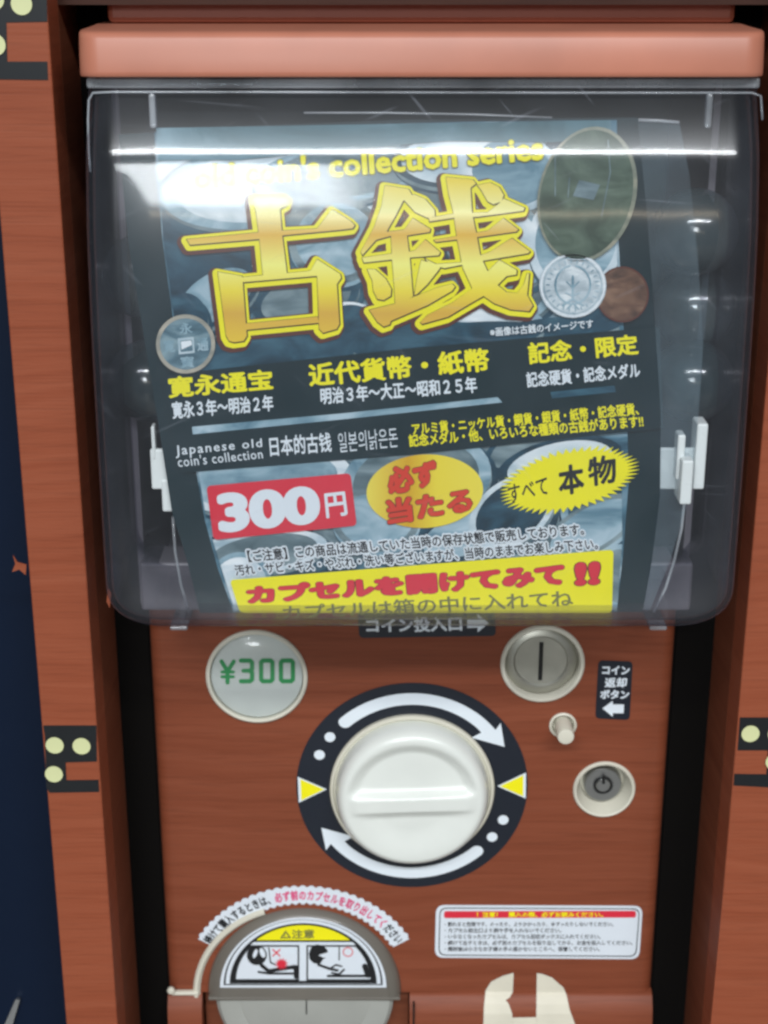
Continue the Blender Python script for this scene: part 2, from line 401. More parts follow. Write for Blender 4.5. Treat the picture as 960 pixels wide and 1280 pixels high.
def contour(D, x0, y0, h, level, tol=0.25):
    G = D - level; G = np.where(np.abs(G) < 1e-6, 1e-6, G); ny, nx = G.shape; nxt = {}
    I = G < 0
    act = np.argwhere((I[:-1, :-1].astype(int) + I[1:, :-1] + I[:-1, 1:] + I[1:, 1:]) % 4 != 0)
    def pt(k):
        (j, i, d) = k
        a = G[j, i]; b = G[j, i + 1] if d == 0 else G[j + 1, i]; t = a / (a - b)
        return (x0 + h * (i + (t if d == 0 else 0)), y0 + h * (j + (t if d == 1 else 0)))
    for j, i in act:
        j = int(j); i = int(i)
        c = [I[j, i], I[j, i + 1], I[j + 1, i + 1], I[j + 1, i]]
        e = [(j, i, 0), (j, i + 1, 1), (j + 1, i, 0), (j, i, 1)]
        cr = [k for k in range(4) if c[k] != c[(k + 1) % 4]]
        ent = [k for k in cr if c[k] and not c[(k + 1) % 4]]; ext = [k for k in cr if not c[k] and c[(k + 1) % 4]]
        for a in ent:
            b = min(ext, key=lambda q: (q - a) % 4); nxt[e[a]] = e[b]
    loops = []
    while nxt:
        k0 = next(iter(nxt)); L = []; k = k0
        while k in nxt: L.append(pt(k)); k = nxt.pop(k)
        if len(L) > 5: loops.append(simplify(L, tol))
    return [l for l in loops if len(l) > 2]
def simplify(L, tol):
    A = np.array(L); n = len(A); keep = np.zeros(n, bool); k = int(np.argmax(np.hypot(*(A - A[0]).T))); keep[0] = keep[k] = True
    B = np.vstack([A, A[:1]]); st = [(0, k), (k, n)]
    while st:
        a, b = st.pop()
        if b - a < 2: continue
        p, q = B[a], B[b]; d = q - p; L2 = math.hypot(*d) + 1e-9
        ds = np.abs(d[0] * (B[a + 1:b, 1] - p[1]) - d[1] * (B[a + 1:b, 0] - p[0])) / L2
        i = int(np.argmax(ds))
        if ds[i] > tol: keep[a + 1 + i] = True; st += [(a, a + 1 + i), (a + 1 + i, b)]
    return [tuple(A[i]) for i in range(n) if keep[i]]

# ================================================================== THE CABINET
XL, XR = -0.1120, 0.1378           # inner faces of the stiles
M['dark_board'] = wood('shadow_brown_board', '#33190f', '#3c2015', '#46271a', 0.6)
cab = thing('wooden_cabinet', 'red-brown wood laminate cabinet frame with black bracket stickers around the machine', 'cabinet', (0.0129, 0.10, 0))
st = box('stile', XL - 0.0215, XL, -0.048, -0.030, 0, 0.64, M['wood_stile'], cab, bev=0.0006)
st2 = box('stile', XR, XR + 0.0225, -0.048, -0.030, 0, 0.64, M['wood_stile'], cab, bev=0.0006)
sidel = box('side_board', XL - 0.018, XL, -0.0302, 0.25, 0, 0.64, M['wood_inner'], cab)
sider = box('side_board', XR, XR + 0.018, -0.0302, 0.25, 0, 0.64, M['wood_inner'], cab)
box('black_liner', XL, -0.0985, 0.003, 0.0045, 0, 0.52, M['black'], cab)
box('black_liner', 0.1222, XR, 0.003, 0.0045, 0, 0.52, M['black'], cab)
box('back_board', XL, XR, 0.24, 0.25, 0, 0.64, M['black'], cab)
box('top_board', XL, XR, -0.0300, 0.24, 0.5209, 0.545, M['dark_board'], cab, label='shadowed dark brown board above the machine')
def bracket(loops, dots):
    d = flat('bracket_sticker', loops, -0.0483, M['decal'], cab, thick=0.0002)
    for (u, v) in dots:
        c = P(u, v, -0.0485); r = 11.2 / pxm(u, v, -0.0485)
        if not bracket.me:
            o = lathe('stud_dot', c, [(r, 0), (r, 0.0003)], M['dotm'], d, seg=32, smooth=False, origin=c); bracket.me = o.data
        else:
            o = bpy.data.objects.new('stud_dot', bracket.me); COL.objects.link(o); o.parent = d; o.location = c - wloc(d)
bracket.me = None
bracket([[(54, 907), (120.5, 907), (121, 952), (82, 953), (83, 975.5), (123, 975), (124, 990), (62, 991), (58, 985), (56, 920)]], [(68.5, 931.5), (102, 932.5), (67.5, 967.5)])
bracket([[(-12, -28), (58, -28), (59, 27), (8, 28), (9, 77), (59, 77), (60, 100), (-10, 99)]], [(-8, -1), (27, 5), (-6, 56)])
bracket([[(925, 897), (981, 897), (976, 985), (917, 982), (918, 967.5), (958, 968), (960, 938), (922, 938)]], [(938, 917), (971, 917), (968, 952)])
# torn corner of the laminate, hanging off the left stile
flat('peeling_laminate', [[(16, 694), (22, 703), (33, 706), (32, 719), (24, 712), (15, 715), (19, 705)]], -0.0487, M['wood_stile'], cab, thick=0.0005)
flat('peeling_laminate', [[(135, 735), (139, 742), (137, 760), (133, 752)]], -0.0470, M['wood_stile'], cab, thick=0.0005)
# lower laminate strip of the right stile starts at a seam
flat('laminate_strip', [[(903.8, 1118), (975, 1117), (962, 1300), (886.5, 1300)]], -0.0484, M['wood_stile'], cab, thick=0.0003)
# ---- neighbours to the left and right
nb = thing('navy_machine_side', 'dark navy side panel of the neighbouring cabinet at the left edge', 'cabinet', (-0.20, 0.05, 0))
box('side_panel', -0.30, -0.1365, -0.02, 0.1, 0, 0.64, M['navy'], nb, bev=0.001)
a, b_ = P(6, 1290, -0.0205), P(22, 1246, -0.0205)
bm = bmesh.new(); w = 0.0016
vs = [a + Vector((-w, 0, 0)), a + Vector((w * 1.6, 0, 0)), b_ + Vector((w * .9, 0, 0)), b_ + Vector((-w * .3, 0, 0))]
mk('metal_trim', [v + Vector((0, -0.002, 0)) for v in vs] + vs, [(0, 1, 2, 3), (4, 7, 6, 5), (0, 4, 5, 1), (1, 5, 6, 2), (2, 6, 7, 3), (3, 7, 4, 0)], M['chrome'], nb)
nb2 = thing('black_machine_side', 'black side panel of the neighbouring cabinet at the right edge', 'cabinet', (0.24, 0.05, 0))
box('side_panel', 0.1625, 0.30, -0.03, 0.1, 0, 0.64, M['black'], nb2, bev=0.001)
fl = box('floor', -0.9, 0.9, -0.9, 0.5, -0.03, -0.001, mat('grey_shop_floor', '#77726a', 0.5, var=0.1, scale=12)); fl['kind'] = 'structure'

# ================================================================== THE MACHINE
MX = 0.0129
mc = thing('capsule_vending_machine', 'brown wood-effect capsule vending machine with clear bulging cover and white turning knob', 'vending machine', (MX, 0.08, 0))
X0, X1 = -0.0978, 0.1214
def C3(u, v): p = P(u, v, 0); return p
c_price, r_price = C3(321, 845), 0.0213
c_coin, r_coin = C3(678, 829), 0.0176
c_btn, r_btn = C3(703.5, 906), 0.0058
c_lock, r_lock = C3(755, 986), 0.0134
c_ring = C3(515, 984)
c_door = C3(381, 1238)
def circ(c, r, n=64): return [(c.x + r * math.cos(2 * math.pi * i / n), -(c.z + r * math.sin(2 * math.pi * i / n))) for i in range(n)]
zt, zc = 0.2905, 0.0941
outer = [(X0 + 0.005, -zt), (X1 - 0.005, -zt), (X1 - 0.005, -zc), (c_door.x + 0.05, -zc), ]
# door opening: an arch cut into the bottom of the upper panel
ra = 0.0430; dz = c_door.z - zc
arch = []
a_st = -math.asin(min(1, dz / ra)) if dz < ra else 0
for i in range(41):
    a = a_st + (math.pi - 2 * a_st) * i / 40
    arch.append((c_door.x + ra * math.cos(a), -(c_door.z + ra * math.sin(a))))
arch[0] = (arch[0][0], -zc); arch[-1] = (arch[-1][0], -zc)
outer += arch + [(X0 + 0.005, -zc)]
vs, fs = fill([outer, circ(c_price, r_price - 0.001), circ(c_coin, r_coin - 0.001), circ(c_btn, r_btn - 0.0008, 40), circ(c_lock, r_lock - 0.0008, 48)])
panel = sheet('front_panel', vs, fs, lambda x, z: Vector((x, 0, -z)), M['wood_panel'], mc, label='red-brown wood-grain front panel with horizontal grain', thick=0.003)
def edge_strip(xo, xi):     # the panel's long sides curl back
    vs, fs = [], []
    for i in range(9):
        a = R(90 * i / 8); x = xi + (xo - xi) * math.sin(a); y = 0.0045 * (1 - math.cos(a)); vs += [(x, y, zc), (x, y, zt)]
    for i in range(8): fs.append((2 * i, 2 * i + 1, 2 * i + 3, 2 * i + 2))
    o = mk('panel_edge', vs, fs, M['wood_panel'], panel, smooth=True); return o
edge_strip(X0, X0 + 0.005); edge_strip(X1, X1 - 0.005)
def sweep(name, prof, x0, x1, m, parent, label=None, smooth=True):
    vs = [(x, y, z) for x in (x0, x1) for (y, z) in prof]; n = len(prof)
    fs = [(i, (i + 1) % n, n + (i + 1) % n, n + i) for i in range(n)] + [tuple(range(n))[::-1], tuple(range(n, 2 * n))]
    o = mk(name, vs, fs, m, parent, label, smooth); sharp(o, 40); return o
# lower panel flares forward below a soft crease
lowprof = [(0.003, 0.0945), (0.0, 0.0940), (-0.0015, 0.0928), (-0.0035, 0.090), (-0.0050, 0.086), (-0.0058, 0.080), (-0.006, 0.060), (-0.006, 0.0), (0.003, 0.0)]
sweep('lower_panel', lowprof, X0, c_door.x - 0.0465, M['wood_panel'], mc)
sweep('lower_panel', lowprof, c_door.x + 0.0475, X1, M['wood_panel'], mc)
sweep('lower_panel', [(0.003, 0.035), (-0.006, 0.035), (-0.006, 0), (0.003, 0)], c_door.x - 0.0465, c_door.x + 0.0475, M['wood_panel'], mc)
# body shell behind: sides, chamber walls, back
box('body_side', X0 - 0.0005, X0 + 0.002, 0.0031, 0.16, 0, 0.2895, M['black'], mc)
box('chamber_side', X0 - 0.0005, X0 + 0.002, -0.012, 0.075, 0.2905, 0.499, M['ledge'], mc)
box('chamber_side', X1 - 0.002, X1 + 0.0005, -0.012, 0.075, 0.2905, 0.499, M['ledge'], mc)
box('body_side', X1 - 0.002, X1 + 0.0005, 0.0031, 0.16, 0, 0.2895, M['black'], mc)
box('chamber_back', X0 + 0.002, X1 - 0.002, 0.075, 0.08, 0, 0.5, M['dark'], mc)
box('chamber_floor', X0 + 0.002, X1 - 0.002, 0.0035, 0.075, 0.282, 0.290, M['ledge'], mc)
box('chamber_backing', X0 + 0.002, X1 - 0.002, 0.020, 0.023, 0, 0.281, M['black'], mc)
# grey tray ends seen through the cover's lower corners
box('tray_end', -0.0968, -0.060, -0.020, 0.0, 0.2905, 0.3110, M['ledge'], mc, bev=0.0012)
box('tray_end', 0.0850, 0.1222, -0.020, 0.0, 0.2905, 0.3110, M['ledge'], mc, bev=0.0012)
# ---- hood (top lip)
hp = [(0.0, 0.4995), (-0.0650, 0.4993), (-0.0660, 0.4996), (-0.0664, 0.5003), (-0.0664, 0.5012), (-0.0658, 0.5060), (-0.0646, 0.5112), (-0.0640, 0.5126), (-0.0630, 0.5133), (-0.0600, 0.5137), (-0.040, 0.5140), (-0.022, 0.5144), (0.0, 0.5144)]
def hood():
    bm = bmesh.new(); n = len(hp); rings = []
    # ends rounded: each station pulls the profile back a little
    st_ = []
    x0, x1, r = -0.1003, 0.1250, 0.0075
    for i in range(7): a = R(90 * i / 6); st_.append((x0 + r - r * math.cos(a), r * (1 - math.sin(a))))
    for i in range(7): a = R(90 * i / 6); st_.append((x1 - r + r * math.sin(a), r * (1 - math.cos(a))))
    for x, back in st_:
        ring = []
        for (y, z) in hp:
            k = max(0.0, min(1.0, (-y) / 0.05)); ring.append(bm.verts.new((x, y + back * k, z)))
        rings.append(ring)
    for A, B in zip(rings, rings[1:]):
        for i in range(n): bm.faces.new((A[i], A[(i + 1) % n], B[(i + 1) % n], B[i]))
    bm.faces.new(rings[0][::-1]); bm.faces.new(rings[-1])
    o = from_bm('hood', bm, M['hood'], mc, label='glossy lighter brown rounded hood above the clear cover', smooth=True); sharp(o, 32); return o
hood()
box('hood_back', -0.0965, 0.1225, -0.0230, 0.0, 0.5145, 0.5300, M['hood_back'], mc, bev=0.002)
# ---- clear bulging cover
def cover_profile():
    zs, ys = [], []
    tilt = [(0.4992, 30), (0.487, 27), (0.4785, 24), (0.4765, 23), (0.4735, 14), (0.468, 11), (0.455, 9), (0.440, 7.0), (0.42, 4.5), (0.40, 3), (0.37, 1.5), (0.33, 0.5), (0.30, 0)]
    def T(z):
        for (a, ta), (b, tb) in zip(tilt, tilt[1:]):
            if b <= z <= a: return ta + (tb - ta) * (a - z) / (a - b)
        return tilt[0][1] if z > tilt[0][0] else 0
    z, y = 0.4992, -0.0605; out = [(z, y)]
    rb = 0.0125; zb = 0.3078
    while z > zb + rb + 1e-6:
        dz = 0.0006 if 0.470 < z < 0.479 else 0.0025
        dz = min(dz, z - (zb + rb)); y -= math.tan(R(T(z - dz / 2))) * dz; z -= dz; out.append((z, y))
    yf = y
    for i in range(1, 11):
        a = R(90 * i / 10); out.append((zb + rb - rb * math.sin(a), yf + rb * (1 - math.cos(a))))
    return out, yf, zb, rb
prof, yfront, zbot, rbot = cover_profile()
def cover_half(z):
    t = min(1.0, max(0.0, (0.4992 - z) / 0.05)); base = 0.1118 + 0.0010 * t
    rr = 0.016
    if z < zbot + rr: q = (zbot + rr - z) / rr; base -= rr * (1 - math.sqrt(max(0, 1 - q * q)))
    return base
def make_cover():
    bm = bmesh.new(); rows = []
    for z, y in prof:
        hw = cover_half(z); rc = 0.011; dep = 0.0 - y; rc = min(rc, dep * 0.5); row = []
        left = [(-hw, -0.001), (-hw, y * 0.35), (-hw, y * 0.6)]
        for i in range(9): a = R(90 * i / 8); left.append((-hw + rc - rc * math.cos(a), y + rc - rc * math.sin(a)))
        mid = [(-hw + rc + (2 * hw - 2 * rc) * i / 16, y) for i in range(1, 16)]
        pts = left + mid + [(-x, yy) for x, yy in left[::-1]]
        for x, yy in pts: row.append(bm.verts.new((MX + x, yy, z)))
        rows.append(row)
    for A, B in zip(rows, rows[1:]):
        for i in range(len(A) - 1): bm.faces.new((A[i], A[i + 1], B[i + 1], B[i]))
    # bottom closes back to the panel
    last = rows[-1]; y_l = prof[-1][1]
    bm.faces.new(last)
    bmesh.ops.recalc_face_normals(bm, faces=bm.faces)
    o = from_bm('clear_cover', bm, M['cover'], mc, label='clear bulging plastic cover with rounded lower corners', smooth=True)
    sd = o.modifiers.new('thickness', 'SOLIDIFY'); sd.thickness = 0.0022; sd.offset = -1
    return o
cover = make_cover()
# flange strip and two moulded pins at the cover's top
box('cover_flange', MX - 0.111, MX + 0.111, -0.0618, -0.0575, 0.4955, 0.4990, M['rib'], cover, bev=0.0008)
for u in (190, 887):
    p0, p1 = P(u, 116, -0.062), P(u, 160, -0.062)
    box('moulded_pin', p0.x - 0.0011, p0.x + 0.0011, -0.0640, -0.060, p1.z, p0.z, M['rib'], cover, bev=0.0009)
def tube(name, pts, r, m, parent, seg=8, label=None):
    bm = bmesh.new(); rings = []
    for i, p in enumerate(pts):
        d = (Vector(pts[min(i + 1, len(pts) - 1)]) - Vector(pts[max(i - 1, 0)])).normalized()
        u = d.cross(Vector((0, 1, 0.01))).normalized(); w = d.cross(u)
        rings.append([bm.verts.new(Vector(p) + u * r * math.cos(2 * math.pi * k / seg) + w * r * math.sin(2 * math.pi * k / seg)) for k in range(seg)])
    for A, B in zip(rings, rings[1:]):
        for k in range(seg): bm.faces.new((A[k], A[(k + 1) % seg], B[(k + 1) % seg], B[k]))
    bm.faces.new(rings[0][::-1]); bm.faces.new(rings[-1])
    return from_bm(name, bm, m, parent, label, smooth=True)
tube('edge_highlight', [P(u, v, -0.0635) for u, v in [(113, 215), (111, 190), (110, 150), (111, 125), (116, 116), (140, 115), (300, 115), (480, 115.5), (700, 116), (940, 116), (951, 120), (953, 150)]], 0.0004, M['rib'], cover)  # pale tube added as the white highlight along the cover's edge
tube('moulded_rib', [P(u, v, -0.050) for u, v in [(216, 645), (219, 690), (226, 730), (236, 765)]], 0.0006, M['rib'], cover)
tube('moulded_rib', [P(u, v, -0.050) for u, v in [(858, 600), (852, 660), (843, 700), (832, 735), (817, 765)]], 0.0006, M['rib'], cover)
# little clear hooks under the cover
for u in (224, 822):
    p = P(u, 783, -0.02); box('clear_hook', p.x - 0.0035, p.x + 0.0035, -0.022, -0.001, p.z - 0.0010, p.z + 0.0008, M['rib'], cover, bev=0.0006)
# white clips that hold the poster
def clip_part(boxes, label):
    bm = bmesh.new()
    for bx_ in boxes:
        b2 = box_bm(*bx_, bev=0.0007); me = bpy.data.meshes.new('t'); b2.to_mesh(me); b2.free(); bm.from_mesh(me); bpy.data.meshes.remove(me)
    from_bm('poster_clip', bm, M['clipw'], mc, label)
def bxy(u0, v0, u1, v1, y0, y1):
    a = P(u0, v0, y0); b = P(u1, v1, y0); return (a.x, b.x, y0, y1, b.z, a.z)
clip_part([bxy(188, 533, 195, 575, -0.0560, -0.051), bxy(187, 562, 232, 612, -0.0555, -0.053), bxy(201, 600, 224, 640, -0.0560, -0.052)], 'white plastic clip at the poster left edge')
clip_part([bxy(822, 560, 872, 612, -0.0555, -0.054), bxy(872, 530, 880, 612, -0.0600, -0.050), bxy(848, 544, 854, 600, -0.0610, -0.054), bxy(853, 576, 864, 631, -0.0660, -0.054)], 'white plastic clip with a fin at the poster right edge')
# ---- price window
p = lathe('price_disc', c_price, [(r_price, -0.003), (r_price, 0.0012), (r_price - 0.0007, 0.0018), (r_price - 0.0016, 0.0016), (r_price - 0.0019, -0.0010)], M['cream'], mc, label='round window with a green yen 300 price')
pf = lathe('silver_face', c_price, [(r_price - 0.0021, -0.0009), (r_price - 0.0021, -0.0004)], M['silver'], p, smooth=False)
lathe('clear_lens', c_price, [(r_price - 0.0018, -0.0008), (r_price - 0.0022, 0.0012), (r_price - 0.0035, 0.0024), (0.012, 0.0034), (0.005, 0.0040), (0.0005, 0.0041)], M['lens'], p)
Z = lambda pts: [(200 + x / 2.667, 750 + y / 2.667) for x, y in pts]
yenstr = [(Z([(205, 205), (225, 238), (246, 205)]), 2.6), (Z([(225, 238), (225, 275)]), 2.7), (Z([(206, 240), (245, 240)]), 1.9), (Z([(206, 256), (245, 256)]), 1.9)]
def zero(x0, x1): return (Z([(x0 + 6, 202), (x1 - 6, 202), (x1, 208), (x1, 265), (x1 - 6, 271), (x0 + 6, 271), (x0, 265), (x0, 208), (x0 + 6, 202)]), 2.8)
three = (Z([(270, 202), (300, 202), (307, 208), (307, 230), (300, 236), (307, 242), (307, 265), (300, 271), (270, 271)]), 2.8); three2 = (Z([(278, 236), (300, 236)]), 2.6)
h = 0.5; D = sdf([], yenstr + [three, three2, zero(337, 375), zero(403, 443)], 270, 815, 376, 860, h)
flat('lettering', contour(D, 270, 815, h, 0), 0.0002, M['ink_green'], p, label='green digits yen 300')
# ---- coin slot
cs = lathe('coin_slot', c_coin, [(r_coin, -0.003), (r_coin, 0.0010), (r_coin - 0.0006, 0.0016), (r_coin - 0.0016, 0.0016), (r_coin - 0.0020, 0.0010), (r_coin - 0.0022, -0.0060), (0.001, -0.0065)], M['cream'], mc, label='round grey metal coin slot in a cream ring')
cc = c_coin + Vector((-0.0006, 0, 0.0006))
lathe('metal_face', cc, [(r_coin - 0.0017 - 0.0006, -0.0060), (r_coin - 0.0017 - 0.0006, -0.0020), (r_coin - 0.0040, -0.0008), (0.0115, -0.0004), (0.0108, -0.0012), (0.004, -0.0012), (0.0004, -0.0012)], M['greymetal'], cs)
g = cc; flat_s = box('slit', g.x - 0.00085, g.x + 0.00085, 0.0006, 0.0012, g.z - 0.0088, g.z + 0.0085, M['slotblack'], cs)
# ---- return button
rb_ = lathe('coin_return_button', c_btn, [(r_btn, -0.002), (r_btn, 0.0008), (r_btn - 0.0007, 0.0012), (r_btn - 0.0012, 0.0006), (r_btn - 0.0013, -0.0030), (0.0003, -0.0031)], M['cream'], mc, seg=40, label='small cream push stem in a round hole')
lathe('stem', c_btn + Vector((0, 0, 0.0004)), [(0.0034, -0.0030), (0.0036, 0.0110), (0.0033, 0.0118), (0.0026, 0.0120), (0.0003, 0.0120)], M['cream'], rb_, seg=32)
# ---- lock
lk = lathe('lock', c_lock, [(r_lock, -0.002), (r_lock, 0.0008), (r_lock - 0.0006, 0.0015), (r_lock - 0.0014, 0.0012), (0.0100, -0.0050), (0.0092, -0.0080), (0.0003, -0.0081)], M['cream'], mc, seg=56, label='round tubular key lock sunk in a cream cup')
lathe('lock_barrel', c_lock, [(0.0082, -0.0080), (0.0082, -0.0040), (0.0076, -0.0034), (0.0045, -0.0034), (0.0043, -0.0040), (0.0003, -0.0040)], M['lockmetal'], lk, seg=48)
bm = bmesh.new()
def ringloops(c, r0, r1, n=40): return [circ(c, r1, n), circ(c, r0, n)]
vs, fs = fill(ringloops(c_lock, 0.0032, 0.0040)); sheet('keyway', vs, fs, lambda x, z: Vector((x, 0.0032, -z)), M['slotblack'], lk)
lathe('lock_pin', c_lock, [(0.0030, -0.0039), (0.0030, -0.0028), (0.0027, -0.0024), (0.0003, -0.0024)], M['lockmetal'], lk, seg=32)
box('notch', c_lock.x - 0.0006, c_lock.x + 0.0006, 0.0020, 0.0026, c_lock.z + 0.0012, c_lock.z + 0.0050, M['slotblack'], lk)
# ---- ring sticker with arrows
RR = 0.0498; rot0 = R(1.2)
def PR(a, r, y=-0.00035): a = a + rot0; return Vector((c_ring.x + r * math.cos(a), y, c_ring.z + r * math.sin(a)))
def pol(name, loops, y, m, parent, label=None, thick=0):     # loops of (angle deg, radius)
    f2 = [[(r * math.cos(R(a)), -r * math.sin(R(a))) for a, r in L] for L in loops]; vs, fs = fill(f2)
    def mp(x, z): v = Vector((x, -z)); c, s = math.cos(rot0), math.sin(rot0); return Vector((c_ring.x + v.x * c - v.y * s, y, c_ring.z + v.x * s + v.y * c))
    return sheet(name, vs, fs, mp, m, parent, label, thick)
rs = pol('ring_sticker', [[(i * 4, RR) for i in range(90)], [(i * 4, 0.034) for i in range(90)]], -0.0003, M['sticker_black'], mc, 'round black sticker with white turning arrows and yellow triangles', 0.0002)
def arrow(off):
    r0, r1, rm = 0.0397, 0.0452, 0.0425; L = []
    for i in range(25): L.append((131 - (131 - 37) * i / 24 + off, r1 - 0.0003 * i / 24))
    L += [(38.5 + off, r1 + 0.0034), (25.5 + off, 0.0440), (42.5 + off, r0 - 0.0048), (41 + off, r0 - 0.0002)]
    for i in range(1, 25): L.append((41 + (131 - 41) * i / 24 + off, r0))
    for i in range(1, 8):
        a = math.pi * i / 8; L.append((131 + 3.7 * math.sin(a) + off, rm - (r1 - r0) / 2 * math.cos(a)))
    return L
for off in (0, 180):
    pol('arrow', [arrow(off)], -0.00042, M['ink_white'], rs)
    for a in (144, 157):
        c = PR(R(a + off), 0.0427); 
        vs, fs = fill([circ(c, 0.0023, 28)]); sheet('dot', vs, fs, lambda x, z: Vector((x, -0.00042, -z)), M['ink_white'], rs)
def tri(a, s, y, m, name):
    c = PR(R(a), 0.0430, y); d = -1 if math.cos(R(a)) > 0 else 1
    pts = [c + Vector((d * s * 1.0, 0, 0)), c + Vector((-d * s * 0.95, 0, s)), c + Vector((-d * s * 0.95, 0, -s))]
    cr, sr = math.cos(rot0), math.sin(rot0)
    out = []
    for q in pts: v = q - c; out.append((c.x + v.x * cr - v.z * sr, -(c.z + v.x * sr + v.z * cr)))
    vs, fs = fill([out]); return sheet(name, vs, fs, lambda x, z: Vector((x, y, -z)), m, rs)
for a in (0, 180):
    tri(a, 0.0063, -0.00042, M['ink_white'], 'triangle_border'); tri(a, 0.0051, -0.00054, M['ink_yellow'], 'triangle')
# ---- knob
kb = lathe('turning_knob', c_ring, [(0.0352, 0.0), (0.0354, 0.0022), (0.0349, 0.0030), (0.0340, 0.0030), (0.0336, 0.0018), (0.0328, 0.0016)], M['cream'], mc, label='large white round turning knob with a grip bar', seg=96)
def knob_face():
    nr, na = 60, 144; vs, fs = [], []; RK = 0.0328
    def H(x, z):
        r = math.hypot(x, z); t = r / RK
        h = 0.0125
        ed = 0.0045
        if r > RK - ed: q = (r - (RK - ed)) / ed; h = 0.0125 - 0.0075 * (1 - math.sqrt(max(0, 1 - q * q)))
        # two scoops leave a grip bar between them
        s = 0.0
        zz = z + 0.0016 - 0.0010 * (x / 0.026) ** 2 * 0 
        gb = 0.0030 + 0.0005 * (abs(x) / 0.026) ** 2
        rx = math.hypot(x / 0.0285, z / 0.0275)
        edge = (1 - rx) / (0.22 if zz > 0 else 0.5)
        e2 = (abs(zz) - gb) / 0.0040
        def sm(v): v = max(0, min(1, v)); return v * v * (3 - 2 * v)
        s = sm(edge) * sm(e2)
        depth = 0.0029 if zz > 0 else 0.0015
        bar = sm((gb + 0.0015 - abs(zz)) / 0.002) * sm((1 - rx) / 0.2) * 0.0008
        return h - s * depth + bar
    for j in range(nr + 1):
        r = RK * (j / nr)
        for i in range(na):
            a = 2 * math.pi * i / na + rot0; x, z = r * math.cos(a), r * math.sin(a)
            lx = r * math.cos(a - rot0 * 1.6); lz = r * math.sin(a - rot0 * 1.6)
            vs.append((c_ring.x + x, -H(lx, lz), c_ring.z + z))
    for j in range(nr):
        for i in range(na):
            k = (i + 1) % na; fs.append((j * na + i, j * na + k, (j + 1) * na + k, (j + 1) * na + i))
    b0 = len(vs)
    for i in range(na):
        a = 2 * math.pi * i / na + rot0; vs.append((c_ring.x + RK * math.cos(a), -0.0012, c_ring.z + RK * math.sin(a)))
    for i in range(na): k = (i + 1) % na; fs.append((nr * na + i, nr * na + k, b0 + k, b0 + i))
    o = mk('knob_face', vs, fs, M['white'], kb, smooth=True)
    bm = bmesh.new(); bm.from_mesh(o.data); bmesh.ops.remove_doubles(bm, verts=bm.verts, dist=1e-6)
    bmesh.ops.recalc_face_normals(bm, faces=bm.faces); bm.to_mesh(o.data); bm.free()
knob_face()
# ---- instruction labels
def label_sticker(q, r, m, label, y=-0.0003): return flat('instruction_sticker', [rrect(q, r)], y, m, mc, label, thick=0.0002)
s1 = label_sticker([(447, 762), (618, 756), (620, 795), (449, 797.5)], 6, M['sticker_black'], 'navy sticker pointing to the coin slot with a white arrow')
text('コイン投入口', [(457, 773), (577, 770), (578, 789), (458, 791.5)], -0.00042, M['ink_white'], s1, bold=0.035)
flat('arrow', [[(584, 774), (597, 773.5), (597, 767.5), (611, 779), (597, 790.5), (597, 784.5), (584, 785)]], -0.00042, M['ink_white'], s1)
s2 = label_sticker([(748, 825.5), (791, 827), (787, 900), (744, 898)], 6, M['sticker_black'], 'navy coin return sticker with three short lines and a left arrow')
text('コイン', [(753, 832), (787.5, 832.5), (787, 843.5), (752.5, 843)], -0.00042, M['ink_white'], s2, bold=0.05)
text('返却', [(756, 847), (784, 847), (783, 859.5), (755.5, 859.5)], -0.00042, M['ink_white'], s2, bold=0.04)
text('ボタン', [(750.5, 862), (787, 862.5), (786, 874), (750, 873.5)], -0.00042, M['ink_white'], s2, bold=0.05)
flat('arrow', [[(753, 885.5), (766, 876), (766, 880.5), (780, 880.5), (779.5, 891.5), (766, 891.5), (766, 896)]], -0.00042, M['ink_white'], s2)
# warning sticker
q = [(543, 1131), (805, 1133), (801, 1198), (542, 1197)]
ws = label_sticker([(545, 1131.5), (803.5, 1132.5), (799, 1199), (543.5, 1197)], 11, M['sticker_white'], 'white warning sticker with a red bar and five lines of black text')
flat('sticker_line', [rrect([(549.5, 1134.5), (800, 1135.5), (795.5, 1196), (548, 1194.5)], 9), rrect([(550.7, 1135.7), (798.8, 1136.7), (794.3, 1194.8), (549.2, 1193.3)], 8.4)], -0.00042, M['ink_black'], ws)
flat('red_bar', [rrect([(555, 1139), (795, 1138.5), (795, 1147), (555, 1147.7)], 3)], -0.00044, M['ink_red'], ws)
text('！注意！　購入の際、必ずお読みください。', [(596, 1139.6), (754, 1139.8), (754, 1146.8), (596, 1146.8)], -0.00056, M['ink_yellow'], ws, bold=0.03, res=1)
lines = [('・割れると危険です。のったり、よりかかったり、ゆすったりしないでください。', 556, 767), ('・カプセル取出口より腕や手を入れないでください。', 556, 702), ('・いらなくなったカプセルは、カプセル回収ボックスに入れてください。', 556, 751), ('・続けて出すときは、必ず前のカプセルを取り出してから、お金を投入してください。', 556, 791), ('・開封後は小さなお子様の手の届かないところへ、保管してください。', 556, 750)]
for i, (s, a, b) in enumerate(lines):
    v = 1152.3 + 7.75 * i; text(s, [(a, v), (b, v), (b - .3, v + 6), (a - .3, v + 6)], -0.00044, M['ink_black'], ws, bold=0.02, res=1)
